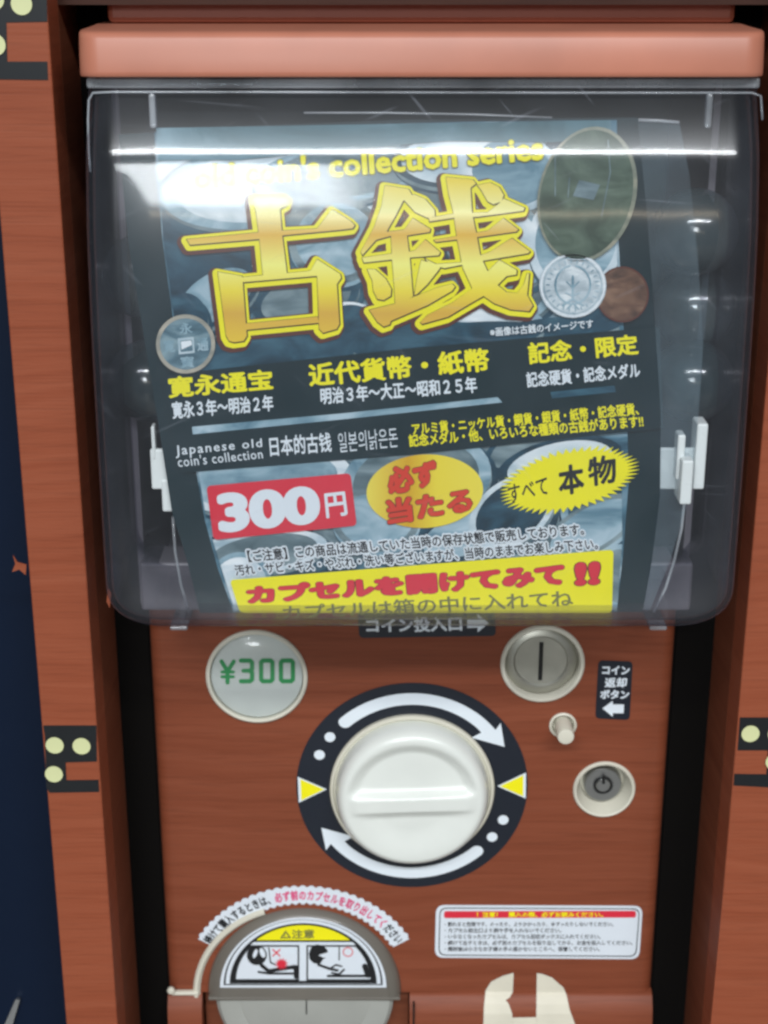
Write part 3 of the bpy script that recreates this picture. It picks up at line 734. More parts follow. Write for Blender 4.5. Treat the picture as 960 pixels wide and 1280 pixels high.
# torn sticker residue
def panel_y(z):
    pr = [(0.0940, 0.0), (0.0928, -0.0015), (0.090, -0.0035), (0.086, -0.0050), (0.080, -0.0058), (0.060, -0.006)]
    if z >= 0.0940: return 0.0
    for (za, ya), (zb2, yb) in zip(pr, pr[1:]):
        if zb2 <= z <= za: return ya + (yb - ya) * (za - z) / (za - zb2)
    return -0.006
def onpanel(u, v):
    y = 0.0
    for _ in range(12): y = 0.5 * y + 0.5 * panel_y(P(u, v, y).z)
    return P(u, v, y - 0.0004)
def dense(L, step=4):
    o = []
    for a, b in zip(L, L[1:] + L[:1]):
        n_ = max(1, int(math.dist(a, b) / step)); o += [(a[0] + (b[0] - a[0]) * i / n_, a[1] + (b[1] - a[1]) * i / n_) for i in range(n_)]
    return o
def bands(L, m, nm, label):          # cut into horizontal strips so it bends with the panel
    V, Fq = [], []; v0 = min(p_[1] for p_ in L)
    while v0 < 1300:
        c_ = clip(L, [(500, v0), (800, v0), (800, v0 + 3), (500, v0 + 3)])
        if len(c_) > 2: vs, fs = fill([c_]); o_ = len(V); V += vs; Fq += [tuple(k + o_ for k in f) for f in fs]
        v0 += 3
    return sheet(nm, V, Fq, onpanel, m, mc, label)
bands([(642, 1216), (628, 1220), (614, 1227), (607, 1238), (605, 1258), (603.5, 1300), (640, 1300), (640.5, 1268), (636, 1255), (632, 1250), (637, 1247), (641, 1240)], M['beige'], 'sticker_residue', 'torn left half of a cream sticker below the warning text')
bands([(671, 1216.5), (678, 1217.5), (690, 1222), (699, 1230), (704, 1234), (708, 1243), (712, 1262), (718, 1278), (722, 1300), (670, 1300)], M['beige'], 'sticker_residue', 'torn right half of a cream sticker below the warning text')
bands([(640, 1272), (671, 1271.5), (671, 1300), (640, 1300)], M['beige'], 'sticker_residue', 'cream sticker strip joining the two torn halves')
# ---- curved reminder text over the door
def arcmap(y, c=c_door, Rm=0.0505, a0=149, a1=31):
    def f(s, t, hh=0.0052): a = R(a0 + (a1 - a0) * s); r = Rm + hh * (0.5 - t); return Vector((c.x + r * math.cos(a), y, c.z + r * math.sin(a)))
    return f
at_ = arcmap(-0.0005); s_full = '続けて購入するときは、必ず前のカプセルを取り出してください'; n = len(s_full)
ab = arcmap(-0.0003); band = []
N = 180
for i in range(N + 1): s = -0.006 + 1.012 * i / N; band.append((s, -0.22 - 0.22 * abs(math.sin(math.pi * s * n))))
for i in range(N, -1, -1): s = -0.006 + 1.012 * i / N; band.append((s, 1.22 + 0.22 * abs(math.sin(math.pi * s * n))))
n_ = len(band); vs = band; fs = [(i, i + 1, n_ - 2 - i, n_ - 1 - i) for i in range(N)]
arc = sheet('curved_sticker', vs, fs, lambda s, t: ab(s, t), M['sticker_white'], mc, 'arched white reminder sticker in black and pink letters over the door', 0.0002)
def arctext(a, b, m):
    for i in range(a, b):
        vs, fs, bb = glyphs(s_full[i], 0.0, res=2); vs, fs, kk = spread(vs, fs, 0.035, 6)
        w = 1.0; allv = [(i / n + (x - 0.02) / 1.0 / n * 0.95, 0.88 - y) for x, y in vs]
        yield allv, fs, kk
def joined(gen):
    V, Fq, K = [], [], []
    for v, f, kk in gen: o = len(V); V += v; K += kk; Fq += [tuple(k + o for k in q_) for q_ in f]
    return V, Fq, K
for a, b, m in ((0, 11, 'ink_black'), (11, 26, 'ink_pink'), (26, n, 'ink_black')):
    V, Fq, K = joined(arctext(a, b, m)); o = sheet('lettering', V, Fq, lambda s, t: at_(s, t), M[m], arc)
    for v, k in zip(o.data.vertices, K): v.co.y -= k * 2e-6
# ---- capsule door
def halflathe(name, c, prof, a0, a1, m, parent, label=None, seg=48):
    vs, fs = [], []
    for r, hh in prof:
        for i in range(seg + 1):
            a = R(a0 + (a1 - a0) * i / seg); vs.append((c.x + r * math.cos(a), c.y - hh, c.z + r * math.sin(a)))
    k = seg + 1
    for j in range(len(prof) - 1):
        for i in range(seg): fs.append((j * k + i, j * k + i + 1, (j + 1) * k + i + 1, (j + 1) * k + i))
    o = mk(name, vs, fs, m, parent, label, True); sharp(o, 35); return o
cd = C3(374, 1243)
bz = halflathe('outlet_bezel', cd, [(0.0478, -0.003), (0.0480, 0.0008), (0.0472, 0.0018), (0.0460, 0.0018), (0.0448, 0.0005), (0.0446, -0.006)], 108, 184, M['cream'], mc, 'cream rim and foot at the left of the capsule outlet')
p = P(232, 1240, -0.001); box('foot_strip', p.x - 0.0064, p.x + 0.006, -0.0025, 0.0, p.z - 0.0010, p.z + 0.0009, M['cream'], bz, bev=0.0006)
p = P(214, 1237, -0.003); lathe('end_bead', p, [(0.0017, 0), (0.0017, 0.0012), (0.001, 0.002), (0.0002, 0.002)], M['cream'], bz, seg=20)
dr = halflathe('capsule_door', c_door, [(0.0436, -0.004), (0.0436, 0.0010), (0.0428, 0.0030), (0.0405, 0.0048), (0.0385, 0.0054), (0.0378, 0.0050), (0.0370, 0.0050), (0.0002, 0.0056)], 0, 180, M['doorgrey'], mc, 'dark grey domed capsule door with a caution sticker')
box('door_edge', c_door.x - 0.0432, c_door.x + 0.0432, -0.0052, 0.004, c_door.z - 0.0016, c_door.z, M['doorgrey'], dr, bev=0.0004)
fp_ = halflathe('capsule_flap', c_door, [(0.0405, -0.002), (0.0402, 0.0010), (0.0385, 0.0026), (0.0300, 0.0036), (0.0292, 0.0032), (0.0280, 0.0036), (0.0002, 0.0042)], 180, 360, M['flapgrey'], mc, 'pale grey lower flap of the capsule outlet')
for v in fp_.data.vertices: v.co.z -= 0.0017
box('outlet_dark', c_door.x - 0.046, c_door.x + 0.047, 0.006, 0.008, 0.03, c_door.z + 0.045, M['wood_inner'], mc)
mk('flap_seam', [P(u, v, -0.0046) for u, v in [(382.3, 1243), (383.7, 1243), (383.7, 1268), (382.3, 1268)]], [(0, 1, 2, 3)], M['slotblack'], fp_)
p = P(517, 1250, 0); box('panel_seam', p.x - 0.0004, p.x + 0.0004, -0.0064, -0.003, 0.03, 0.0915, M['slotblack'], mc)
# caution sticker on the door
YS = -0.0062
def half(cx, cy, rx, ry, n=40): return [(cx + rx * math.cos(math.pi * i / n), cy - ry * math.sin(math.pi * i / n)) for i in range(n + 1)]
ds = flat('caution_sticker', [half(379, 1234.5, 104, 87)], YS, M['sticker_white'], dr, thick=0.0003)
mc2 = dr
flat('outline', [half(379, 1231.5, 99.5, 82), half(379, 1230, 97, 80)], YS - 0.0001, M['ink_black'], mc2)
flat('outline', [half(379, 1229.5, 92, 75.5), half(379, 1226, 86, 69.5)], YS - 0.0001, M['ink_black'], mc2)
inner = half(379, 1226, 86, 69.5)
yl = clip(inner, [(280, 1140), (480, 1140), (480, 1176), (280, 1176)])
flat('yellow_field', [yl], YS - 0.0001, M['ink_yellow'], mc2)
flat('outline', [clip(inner, [(280, 1175.3), (480, 1175.3), (480, 1177.5), (280, 1177.5)])], YS - 0.0002, M['ink_black'], mc2)
for (a, b) in ((280, 374), (383, 480)):
    o1 = clip(inner, [(a, 1181.5), (b, 1181.5), (b, 1226), (a, 1226)]); o2 = clip(half(379, 1226, 84, 67.5), [(a + 2, 1183.5), (b - 2, 1183.5), (b - 2, 1224), (a + 2, 1224)])
    flat('outline', [o1, o2], YS - 0.0002, M['ink_black'], mc2)
text('△注意', [(350, 1162.5), (393, 1161.5), (393, 1173), (350, 1174)], YS - 0.0002, M['grey_text'], mc2, bold=0.03, res=2)
text('!', [(355, 1166.5), (356.6, 1166.5), (356.6, 1172), (355, 1172)], YS - 0.0003, M['grey_text'], mc2, bold=0.02)
yk = YS - 0.0002
# left picture: head with closed eyes, arm reaching into the slot, red burst
D = sdf([], [([(321, 1194), (321.1, 1194)], 12.5), ([(327, 1207), (336, 1214), (352, 1211), (366, 1209)], 2.3), ([(323, 1215), (336, 1217), (366, 1217)], 1.4), ([(336, 1185), (338, 1203), (344, 1206)], 0.9), ([(366, 1209), (370, 1209), (370, 1221)], 2.8)], 300, 1178, 384, 1226, .5)
hole = ell(319, 1192, 2.4, 6, 20, 16); hole2 = ell(328, 1191, 3.2, 6.5, -20, 16)
flat('caution_picture', [l for l in contour(D, 300, 1178, .5, 0) if min(p_[1] for p_ in l) > 1100], yk, M['ink_black'], mc2)
flat('caution_picture', [hole], yk - 0.0001, M['sticker_white'], mc2); flat('caution_picture', [hole2], yk - 0.0001, M['sticker_white'], mc2)
burst = [(352 + (9 if i % 2 else 5) * math.cos(2 * math.pi * i / 24), 1205 + (8 if i % 2 else 4.5) * math.sin(2 * math.pi * i / 24)) for i in range(24)]
flat('caution_picture', [burst], yk - 0.00015, M['ink_red'], mc2)
D = sdf([], [([(341, 1187), (350, 1195)], 0.8), ([(350, 1187), (341, 1195)], 0.8)], 335, 1180, 356, 1200, .4); flat('caution_picture', contour(D, 335, 1180, .4, 0), yk, M['ink_red'], mc2)
text('危険', [(355, 1188), (369, 1188), (369, 1193.5), (355, 1193.5)], yk, M['ink_white'], mc2, res=1)
# right picture
D = sdf([[(386, 1192), (389, 1184), (396, 1180.5), (404, 1182), (409, 1187), (411, 1195), (404, 1199), (400, 1205), (392, 1204), (387, 1199)]], [([(398, 1206), (412, 1211), (422, 1213)], 1.6), ([(412, 1211), (420, 1206), (427, 1208)], 1.1), ([(415, 1216), (424, 1218), (430, 1212)], 1.3), ([(424, 1184), (424, 1200)], 0.8), ([(410, 1220), (462, 1220)], 1.6), ([(456, 1208), (460, 1219)], 3.5)], 380, 1175, 475, 1228, .5)
flat('caution_picture', contour(D, 380, 1175, .5, 0), yk, M['ink_black'], mc2)
flat('caution_picture', [[(398, 1194), (411, 1190), (412, 1197), (404, 1197)]], yk - 0.0001, M['sticker_white'], mc2)
flat('caution_picture', [ell(435, 1190, 6.5, 6), ell(435, 1190, 5.3, 4.8)], yk, M['ink_red'], mc2)

# ================================================================== CAPSULES INSIDE
def capsule(u, v, y, r, label):
    c = P(u, v, y); t = thing('capsule', label, 'capsule', c - Vector((0, 0, r)))
    t['group'] = 'dark capsules behind the cover'
    prof = [(r * math.sin(R(a)), -r * math.cos(R(a))) for a in (180, 170, 158, 145, 130, 115, 100, 92)]
    def dome(sgn, m, nm):
        vs, fs = [], []; seg = 32; pr = [(r * math.cos(R(a)), r * math.sin(R(a))) for a in (0, 12, 25, 40, 55, 70, 82, 89)]
        ax = Matrix.Rotation(0.5 + u, 3, 'X') @ Matrix.Rotation(v * 0.7, 3, 'Y')
        for rr, hh in pr:
            for i in range(seg):
                a = 2 * math.pi * i / seg; vs.append(c + ax @ Vector((rr * math.cos(a), rr * math.sin(a), sgn * hh)))
        for j in range(len(pr) - 1):
            for i in range(seg): k = (i + 1) % seg; fs.append((j * seg + i, j * seg + k, (j + 1) * seg + k, (j + 1) * seg + i))
        mk(nm, vs, fs, m, t, smooth=True)
    dome(1, M['smoky'], 'clear_half'); dome(-1, M['capsule_dark'], 'dark_half')
M['capsule_dark'] = mat('dark_capsule_plastic', '#2f3c40', 0.18, var=0.1, coat=0.5)
capsule(868, 290, -0.020, 0.0160, 'dark capsule behind the right side of the cover, the upper one beside the film edge')
capsule(868, 385, -0.006, 0.0160, 'dark capsule behind the right side of the cover, middle of the column')
capsule(864, 476, -0.020, 0.0160, 'dark capsule just above the right white poster clip')
capsule(180, 345, -0.012, 0.0160, 'dark capsule behind the left dark border of the poster, upper one')
capsule(187, 475, -0.012, 0.0160, 'dark capsule left of the round holed coin picture, lower one')

# ================================================================== THE POSTER
YP = -0.0580
PO0 = P(510, 765, YP)
po = thing('coin_poster', 'printed old coin poster with big gold characters behind the clear cover', 'poster', P(510, 765, YP))
def PY(k): return YP - 0.00013 * k
Lb = [(148, 168), (151, 205), (160, 300), (183, 440), (198, 530), (215, 640), (235, 705), (250, 766)]
Rb = [(797, 147), (808, 260), (818, 400), (826, 520), (825, 620), (815, 700), (803, 765)]
sheet_o = flat('paper', [Lb[::-1] + [(300, 158), (500, 150)] + Rb], YP, M['poster_edge'], po, 'dark teal bordered paper', thick=0.0003)
PicL = [(193, 165), (195, 205), (203, 300), (215, 390), (226, 470), (240, 560), (256, 650), (272, 710), (292, 765)]
PicR = [(771, 150), (772, 200), (773, 300), (779, 400), (783, 500), (786, 600), (779, 690), (771, 765)]
M['pic'] = photo_mat('printed_coin_photo', ['#1d4256', '#557f93', '#b9cdd8'], 26)
pic = flat('picture', [PicL[::-1] + [(400, 157), (600, 152)] + PicR], PY(1), M['pic'], po, 'blue-grey photo print of piled coins')
conv = [(195, 160), (772, 150), (776, 400), (786, 600), (771, 765), (292, 765), (272, 710), (240, 560), (203, 300)]
ML = [photo_mat('printed_coin_light', ['#9fb7c4', '#cbdae3', '#eef4f8'], 30, 3), photo_mat('printed_coin_mid', ['#5f8496', '#8cabba', '#b6ccd8'], 36, 7), photo_mat('printed_coin_dark', ['#12303f', '#24495c', '#3c6679'], 34, 11), photo_mat('printed_coin_grey', ['#4a6068', '#6b8088', '#8fa2a8'], 40, 15)]
coins = [(250, 290, 90, 110, 10, 0, 2), (330, 230, 130, 55, -8, 1, 0), (430, 215, 115, 38, -8, 1, 3), (560, 200, 70, 35, 0, 2, 0), (640, 215, 60, 50, 10, 0, 1), (620, 300, 75, 55, 30, 1, 0), (360, 270, 45, 28, -20, 2, 3),
 (420, 300, 60, 55, 0, 3, 1), (270, 370, 60, 34, -30, 2, 1), (480, 410, 70, 30, -10, 2, 3), (600, 400, 90, 34, 12, 1, 0), (720, 300, 60, 70, 15, 0, 1), (760, 400, 50, 40, 0, 1, 2), (450, 400, 38, 20, 20, 0, 2),
 (330, 600, 110, 42, -6, 0, 1), (520, 600, 95, 60, -10, 1, 3), (700, 580, 80, 32, -12, 2, 0), (760, 640, 60, 50, 10, 1, 2), (600, 660, 90, 34, -20, 2, 1), (470, 650, 55, 40, 0, 3, 1), (330, 690, 80, 26, -8, 0, 3), (640, 640, 40, 60, 55, 0, 2), (740, 660, 70, 30, -30, 3, 1), (300, 730, 40, 40, 0, 1, 0), (775, 720, 30, 40, 0, 1, 3)]
CL = [(196, 160), (771, 151), (774, 380), (784, 600), (771, 765), (294, 765), (258, 650), (228, 470), (204, 300)]
rc = random.Random(3)
allc = []
for k in range(40): allc.append((rc.uniform(200, 780), rc.uniform(165, 760), rc.uniform(38, 85), rc.uniform(14, 50), rc.uniform(-40, 30), rc.choice([1, 2, 2, 3]), rc.choice([0, 1, 3, 2])))
allc += coins + [(690, 412, 90, 15, -6, 2, 2), (400, 435, 220, 24, -6, 2, 2), (560, 425, 120, 20, -6, 2, 2), (230, 400, 30, 34, 0, 2, 2)]
for i, (cx, cy, rx, ry, ro, a, b) in enumerate(allc):
    for k, (s_, dx, dy, m) in enumerate(((1.05, 4, 7, 2), (1.0, 1, 5, 3 if a != 3 else 1), (1.0, 0, 0, a), (0.84, 0, 0, b))):
        L = clip(ell(cx + dx, cy + dy, rx * s_, ry * s_, ro, 32), CL)
        if len(L) > 2: flat('printed_coin', [L], YP - 0.00013 - 0.000004 * (i * 4 + k + 1), ML[m], pic)
yB = YP - 0.0013
def YB(k): return yB - 0.00012 * k
flat('top_print', [clip([(150, 140), (820, 140), (820, 168), (690, 178), (560, 176), (400, 190), (300, 200), (150, 200)], conv)], YB(0), photo_mat('teal_print', ['#33565f', '#4d7480', '#7b9dab'], 14, 4), po)
# black bands
flat('black_band', [[(203, 470), (265, 462), (520, 434.5), (825, 408.5), (829, 535), (785, 540), (520, 568), (228, 591), (213, 530)]], YB(1), M['poster_edge'], po)
flat('blue_bar', [[(240, 533.5), (430, 516.5), (622, 496.5), (628, 503), (430, 524), (241, 543)]], YB(2), ML[1], po)
flat('blue_bar', [[(688, 490), (768, 482), (770, 490), (690, 498)]], YB(2), ML[2], po)
# headline
text("old coin's collection series", [(241, 206), (678, 168), (680, 200), (243, 237)], YB(2), M['ink_yellow'], po, bold=0.035, halo=0.06, halom=M['grey_text'])
# big gold characters
Z1 = lambda pts: [(210 + x / 4.0, 220 + y / 4.0) for x, y in pts]
Z2 = lambda pts: [(430 + x / 3.84, 210 + y / 3.84) for x, y in pts]
ko = [Z1([(92, 315), (110, 345), (460, 315), (570, 298), (880, 268), (925, 262), (935, 245), (915, 225), (820, 165), (745, 262), (570, 272), (440, 282)]),
      Z1([(440, 105), (585, 105), (600, 120), (595, 145), (560, 165), (572, 300), (595, 490), (475, 505), (455, 300), (430, 108)]),
      Z1([(248, 478), (370, 500), (374, 535), (395, 800), (380, 825), (330, 832), (305, 825), (290, 800), (270, 640)]),
      Z1([(248, 478), (370, 505), (700, 475), (715, 470), (745, 415), (862, 490), (866, 510), (845, 540), (858, 740), (845, 765), (775, 785), (755, 765), (745, 500), (370, 532)]),
      Z1([(385, 738), (750, 702), (755, 735), (392, 770)])]
sen = [Z2(L) for L in [
  [(195, 82), (310, 100), (328, 130), (285, 158), (245, 235), (205, 305), (240, 322), (155, 345), (88, 420), (80, 400), (145, 280), (180, 180)],
  [(285, 152), (335, 125), (390, 148), (435, 200), (437, 232), (400, 240), (340, 212)],
  [(205, 305), (290, 295), (330, 240), (415, 292), (412, 308), (300, 325), (230, 330)],
  [(225, 322), (302, 322), (316, 430), (332, 618), (245, 655), (240, 560), (230, 440)],
  [(85, 430), (225, 410), (315, 400), (340, 395), (390, 342), (463, 405), (455, 420), (320, 430), (230, 440), (95, 455)],
  [(110, 485), (150, 485), (200, 530), (228, 580), (225, 615), (190, 635), (160, 630), (140, 590), (135, 540)],
  [(370, 440), (440, 465), (470, 465), (455, 490), (400, 560), (350, 607), (335, 612), (350, 530)],
  [(120, 680), (245, 650), (330, 620), (440, 575), (520, 555), (534, 570), (520, 590), (400, 660), (225, 735), (220, 752), (190, 762), (160, 740)],
  [(488, 42), (620, 55), (635, 75), (608, 95), (615, 215), (640, 335), (655, 420), (690, 495), (745, 440), (830, 490), (828, 512), (780, 520), (738, 562), (780, 595), (830, 600), (862, 560), (878, 505), (890, 505), (880, 610), (908, 660), (890, 688), (800, 680), (720, 650), (670, 615), (600, 655), (500, 715), (375, 750), (365, 740), (400, 705), (520, 645), (615, 578), (570, 480), (545, 360), (525, 215), (500, 120)],
  [(640, 82), (700, 68), (745, 90), (768, 130), (755, 162), (715, 176), (688, 160), (660, 110)],
  [(405, 238), (530, 218), (690, 212), (755, 160), (765, 145), (868, 190), (862, 206), (640, 235), (535, 238), (410, 258)],
  [(430, 345), (530, 328), (690, 300), (765, 240), (838, 295), (828, 306), (640, 332), (440, 356)],
  [(385, 432), (440, 460), (560, 452), (700, 402), (805, 335), (893, 400), (885, 410), (660, 447), (480, 482), (400, 450)]]]
gold = grad_mat('gold_gradient_print', [(0.0, '#f2d83c'), (0.18, '#fdf8a8'), (0.32, '#e8b83c'), (0.50, '#fdf884'), (0.66, '#f5e03c'), (0.8, '#dfb03f'), (1.0, '#f0cc38')], ((0, P(450, 225, YP).z - PO0.z), (0, P(450, 430, YP).z - PO0.z)))
hh = 0.6
for polys, bx4, nm in ((ko, (205, 225, 462, 455), '古'), (sen, (425, 205, 685, 430), '銭')):
    D = sdf(polys, [], bx4[0], bx4[1], bx4[2], bx4[3], hh)
    for k, (lev, sx, sy, m) in enumerate(((8.8, -3.0, 4.0, M['ink_brown']), (5.6, -0.9, 1.9, M['ink_yellow']), (0.9, 0.5, 0.6, M['ink_line']), (-0.2, 0, 0, gold))):
        L = contour(D, bx4[0] + sx, bx4[1] + sy, hh, lev, 0.22)
        flat('gold_character', L, YB(3 + k), m, po)
# coin pictures
def greenish(): return photo_mat('printed_green_coin', ['#36473c', '#4a5c4f', '#5f7163'], 50, 5)
flat('oval_coin_print', [ell(734, 243, 61, 86, 14)], YB(7), photo_mat('printed_oval_rim', ['#6c7366', '#858a7a', '#a09d8a'], 60, 2), po, 'large oval greenish coin picture with a square hole')
flat('oval_coin_print', [ell(733, 243, 57, 82, 14)], YB(8), greenish(), po)
flat('oval_coin_print', [[(724, 225), (750, 231), (742, 250), (716, 245)]], YB(9), ML[3], po)
for L in ([(694, 190), (694, 245)], [(760, 175), (763, 215), (752, 270)], [(712, 222), (710, 247)]): 
    D = sdf([], [(L, 0.6)], 680, 160, 790, 320, .6); flat('oval_coin_print', contour(D, 680, 160, .6, 0), YB(9), ML[3], po)
def ring(cx, cy, r, w, y, m, asp=0.97, name='silver_coin_print'): return flat(name, [ell(cx, cy, r, r * asp), ell(cx, cy, r - w, (r - w) * asp)], y, m, po)
flat('silver_coin_print', [ell(716, 357, 42, 40.5)], YB(7), photo_mat('printed_silver', ['#a5b4bc', '#c5d1d8', '#e6edf0'], 110, 6), po, 'round silver coin picture with a wreath')
ring(716, 357, 40.5, 2, YB(8), M['ink_white']); ring(716, 357, 36.5, 1, YB(8), ML[1]); 
D = sdf([], [([(716 + 22 * math.cos(R(a)), 356 + 24 * math.sin(R(a))) for a in range(100, 261, 16)], 1.2), ([(716 + 22 * math.cos(R(a)), 356 + 24 * math.sin(R(a))) for a in range(-80, 81, 16)], 1.2), ([(703, 382), (716, 374), (729, 382)], 1.2), ([(709, 386), (716, 379), (723, 386)], 1.0), ([(716, 345), (716, 372)], 1.3), ([(708, 352), (716, 360), (724, 352)], 0.8), ([(707, 366), (716, 370), (725, 366)], .8)] +
        [([(716 + 29 * math.cos(R(a)), 357 + 28 * math.sin(R(a))), (716 + 33 * math.cos(R(a)), 357 + 32 * math.sin(R(a)))], .7) for a in range(0, 360, 14)], 670, 312, 762, 402, .5)
flat('silver_coin_print', contour(D, 670, 312, .5, 0), YB(9), ML[1], po)
flat('bronze_coin_print', [ell(778, 368, 33, 35)], YB(6), photo_mat('printed_bronze', ['#4a3428', '#6a4c3b', '#8a6a55'], 70, 8), po, 'brown bronze coin picture')
ring(778, 368, 33, 2, YB(6.5), M['ink_brown'], 1.06, 'bronze_coin_print')
flat('holed_coin_print', [ell(232, 430, 37, 37)], YB(7), photo_mat('printed_holed_rim', ['#8f8f86', '#aca79a', '#c4bba9'], 60, 9), po, 'round coin picture with a square hole')
flat('holed_coin_print', [ell(232, 430, 32, 32)], YB(8), photo_mat('printed_holed_face', ['#3e5a68', '#587786', '#86a0aa'], 60, 10), po)
flat('holed_coin_print', [[(222, 423), (242, 421), (243.5, 441), (223.5, 443)], [(225, 426), (240, 424.5), (241, 438.5), (226, 440)]], YB(9), ML[0], po)
flat('holed_coin_print', [[(226, 427), (239, 425.5), (240, 431), (227, 437)]], YB(9), M['ink_white'], po)
text('永', [(224, 404), (240, 403), (241, 417), (225, 418)], YB(9), ML[1], po); text('寳', [(225, 446), (242, 445), (243, 459), (226, 460)], YB(9), ML[1], po)
text('通', [(246, 423), (260, 422), (261, 438), (247, 439)], YB(9), ML[1], po); text('寛', [(204, 425), (218, 424), (219, 440), (205, 441)], YB(9), ML[1], po)
T = lambda s, q, m, k=2, **kw: text(s, q, YB(k), M[m], po, **kw)
T('※画像は古銭のイメージです', [(612, 410), (741, 399), (742, 410), (613, 421)], 'ink_white', 8, bold=0.02, res=2)
T('寛永通宝', [(209, 471), (340, 461), (342, 487), (211, 498)], 'ink_yellow', bold=0.035)
T('寛永３年～明治２年', [(214, 502), (341, 493), (342, 514), (216, 524)], 'ink_white', bold=0.03)
T('近代貨幣・紙幣', [(384, 455), (610, 434), (613, 464), (387, 484)], 'ink_yellow', bold=0.035)
T('明治３年～大正～昭和２５年', [(400, 485), (595, 470), (597, 491), (401, 506)], 'ink_white', bold=0.03)
T('記念・限定', [(659, 428), (796, 417), (799, 443), (661, 456)], 'ink_yellow', bold=0.035)
T('記念硬貨・記念メダル', [(657, 465), (799, 453), (801, 472), (659, 485)], 'ink_white', bold=0.03)
T('Japanese old', [(219, 557), (327, 548), (328, 562), (220, 573)], 'ink_white', bold=0.012, space=1.2)
T("coin's collection", [(221, 571), (327, 561), (329, 573), (223, 584)], 'ink_white', bold=0.008, space=1.1)
T('日本的古钱', [(336, 546), (413, 540), (415, 565), (338, 571)], 'ink_white', bold=0.02)
T('일본의낡은돈', [(422, 541), (496, 534), (498, 559), (424, 566)], 'ink_white', bold=-0.002)
T('アルミ貨・ニッケル貨・銅貨・銀貨・紙幣・記念硬貨、', [(514, 529), (797, 503), (799, 519), (516, 544)], 'ink_yellow', bold=0.03, res=2)
T('記念メダル・他、いろいろな種類の古銭があります!!', [(510, 543), (803, 518), (805, 534), (512, 559)], 'ink_yellow', bold=0.03, res=2)
# red price box
pr_ = flat('price_box', [rrect([(258, 607.5), (438, 591.5), (446, 657), (267, 675)], 6)], YB(3), M['ink_red'], po, 'red price box reading 300 yen')
text('300', [(269, 617), (398, 606), (402, 654), (274, 667)], YB(4), M['ink_white'], pr_, bold=0.055, res=6)
text('円', [(405, 617), (431, 614), (435, 644), (408, 648)], YB(4), M['ink_white'], pr_, bold=0.025)
# gold oval
gov = grad_mat('gold_oval_print', [(0.0, '#f0dc50'), (0.35, '#d9a81f'), (0.6, '#f0da3c'), (1.0, '#f3e04a')], ((P(460, 600, YP).x - PO0.x, 0), (P(602, 600, YP).x - PO0.x, 0)))
ov = flat('gold_oval', [ell(531, 614, 73, 46, -3)], YB(3), gov, po, 'gold oval with red characters')
text('必ず', [(482, 585), (545, 574), (549, 606), (486, 620)], YB(4), M['ink_orange'], ov, bold=0.06, halo=0.085, halom=M['ink_brown'])
text('当たる', [(481, 624), (590, 608), (591, 640), (485, 657)], YB(4), M['ink_orange'], ov, bold=0.05, halo=0.075, halom=M['ink_brown'])
# starburst
sb_ = []
for i in range(104):
    a = 2 * math.pi * i / 104; rr = 1.03 + 0.02 * math.sin(i * 2.7) if i % 2 else 0.86
    x, y = 87 * rr * math.cos(a), 38 * rr * math.sin(a); c, s = math.cos(R(-13)), math.sin(R(-13)); sb_.append((711 + x * c - y * s, 600 + x * s + y * c))
sb = flat('starburst', [sb_], YB(3), M['ink_yellow'], po, 'yellow spiky starburst with black characters')
text('すべて', [(634, 607), (683, 595), (686, 618), (637, 630)], YB(4), M['ink_black'], sb, bold=0.012)
text('本', [(697, 583), (729, 578), (731, 615), (699, 621)], YB(4), M['ink_black'], sb, bold=0.035); text('物', [(734, 572), (769, 567), (772, 603), (736, 609)], YB(4), M['ink_black'], sb, bold=0.03)
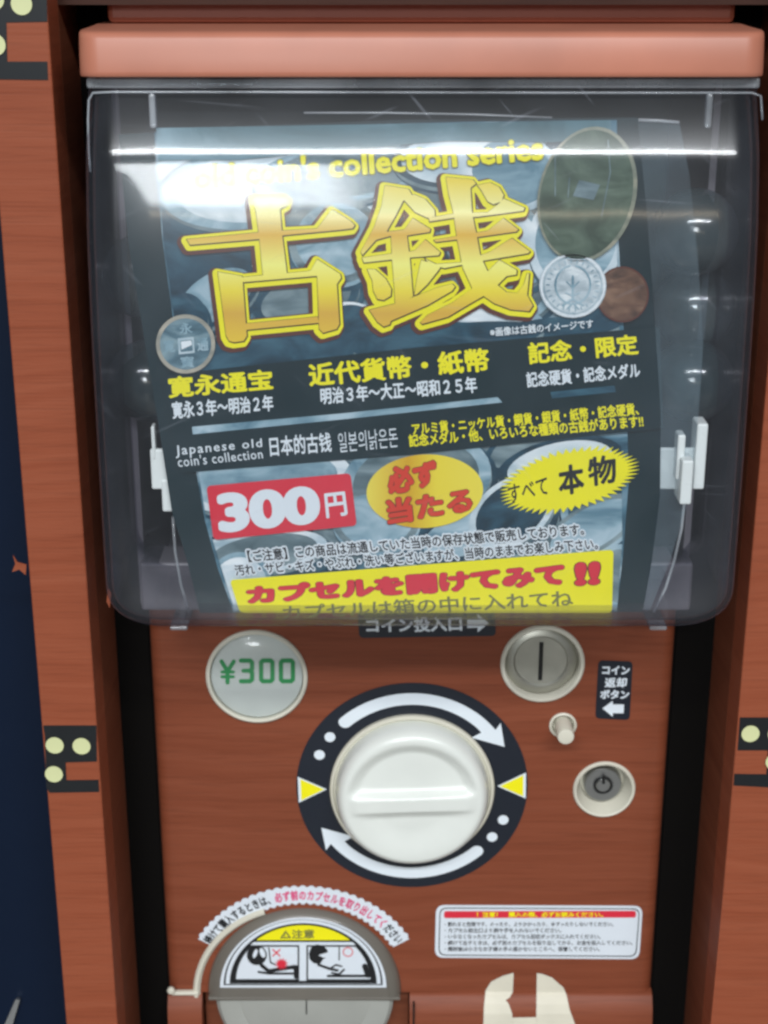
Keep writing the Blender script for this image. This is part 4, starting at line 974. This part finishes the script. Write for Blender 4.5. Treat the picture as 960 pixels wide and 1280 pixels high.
# notice lines
T('【ご注意】この商品は流通していた当時の保存状態で販売しております。', [(308, 688), (728, 654), (731, 669), (311, 703)], 'ink_black', 4, bold=0.022, res=2, halo=0.17, halom=M['ink_white'])
T('汚れ・サビ・キズ・やぶれ・洗い等ございますが、当時のままでお楽しみ下さい。', [(292, 706), (746, 672), (748, 687), (295, 720)], 'ink_black', 4, bold=0.022, res=2, halo=0.17, halom=M['ink_white'])
yb_ = flat('yellow_panel', [rrect([(287, 725), (767, 687), (765, 766), (300, 766)], 6)], YB(5), M['ink_yellow'], po, 'yellow panel with bold red writing')
text('カプセルを開けてみて', [(306, 733), (705, 703), (706, 732), (310, 756)], YB(6), M['ink_red'], yb_, bold=0.07, halo=0.09, halom=M['ink_brown'])
text('!!', [(718, 703), (751, 701), (750, 731), (718, 733)], YB(6), M['ink_red'], yb_, bold=0.06, halo=0.08, halom=M['ink_brown'])
text('カプセルは箱の中に入れてね', [(352, 757), (715, 737), (717, 758), (354, 775)], YB(6), M['grey_text'], yb_, bold=0.02)
# clear film over the poster
fm = thing('clear_film_sleeve', 'clear plastic film sheet lying over the poster, sticking out to its right', 'plastic film', P(520, 762, -0.0602))
fl_ = [(150, 206), (159, 320), (184, 470), (206, 580), (222, 660), (244, 735), (252, 762), (520, 766), (812, 763), (838, 700), (862, 620), (873, 520), (879, 430), (873, 330), (862, 220), (849, 152), (797, 148), (690, 147), (590, 139), (480, 127), (195, 113)]
fl_ = [(u, max(v, 140)) for u, v in fl_]
flat('film', [fl_], -0.0602, M['sleeve'], fm)
flat('film_edge', [[(797, 149), (808, 260), (818.5, 400), (826, 520), (825, 620), (815, 700), (804, 762), (812, 763), (838, 700), (862, 620), (873, 520), (879, 430), (873, 330), (862, 220), (849, 152)]], -0.0604, M['film_strip'], fm, 'hazy strip of film beyond the poster edge')
tube('film_edge_glint', [P(u, v, -0.0606) for u, v in [(798, 150), (824, 151), (849, 153)]], 0.0006, M['rib'], fm)  # pale tubes added for the light caught on the film's top edge
tube('film_edge_glint', [P(u, v, -0.0606) for u, v in [(380, 141), (480, 141), (590, 143), (690, 147)]], 0.00035, M['rib'], fm)
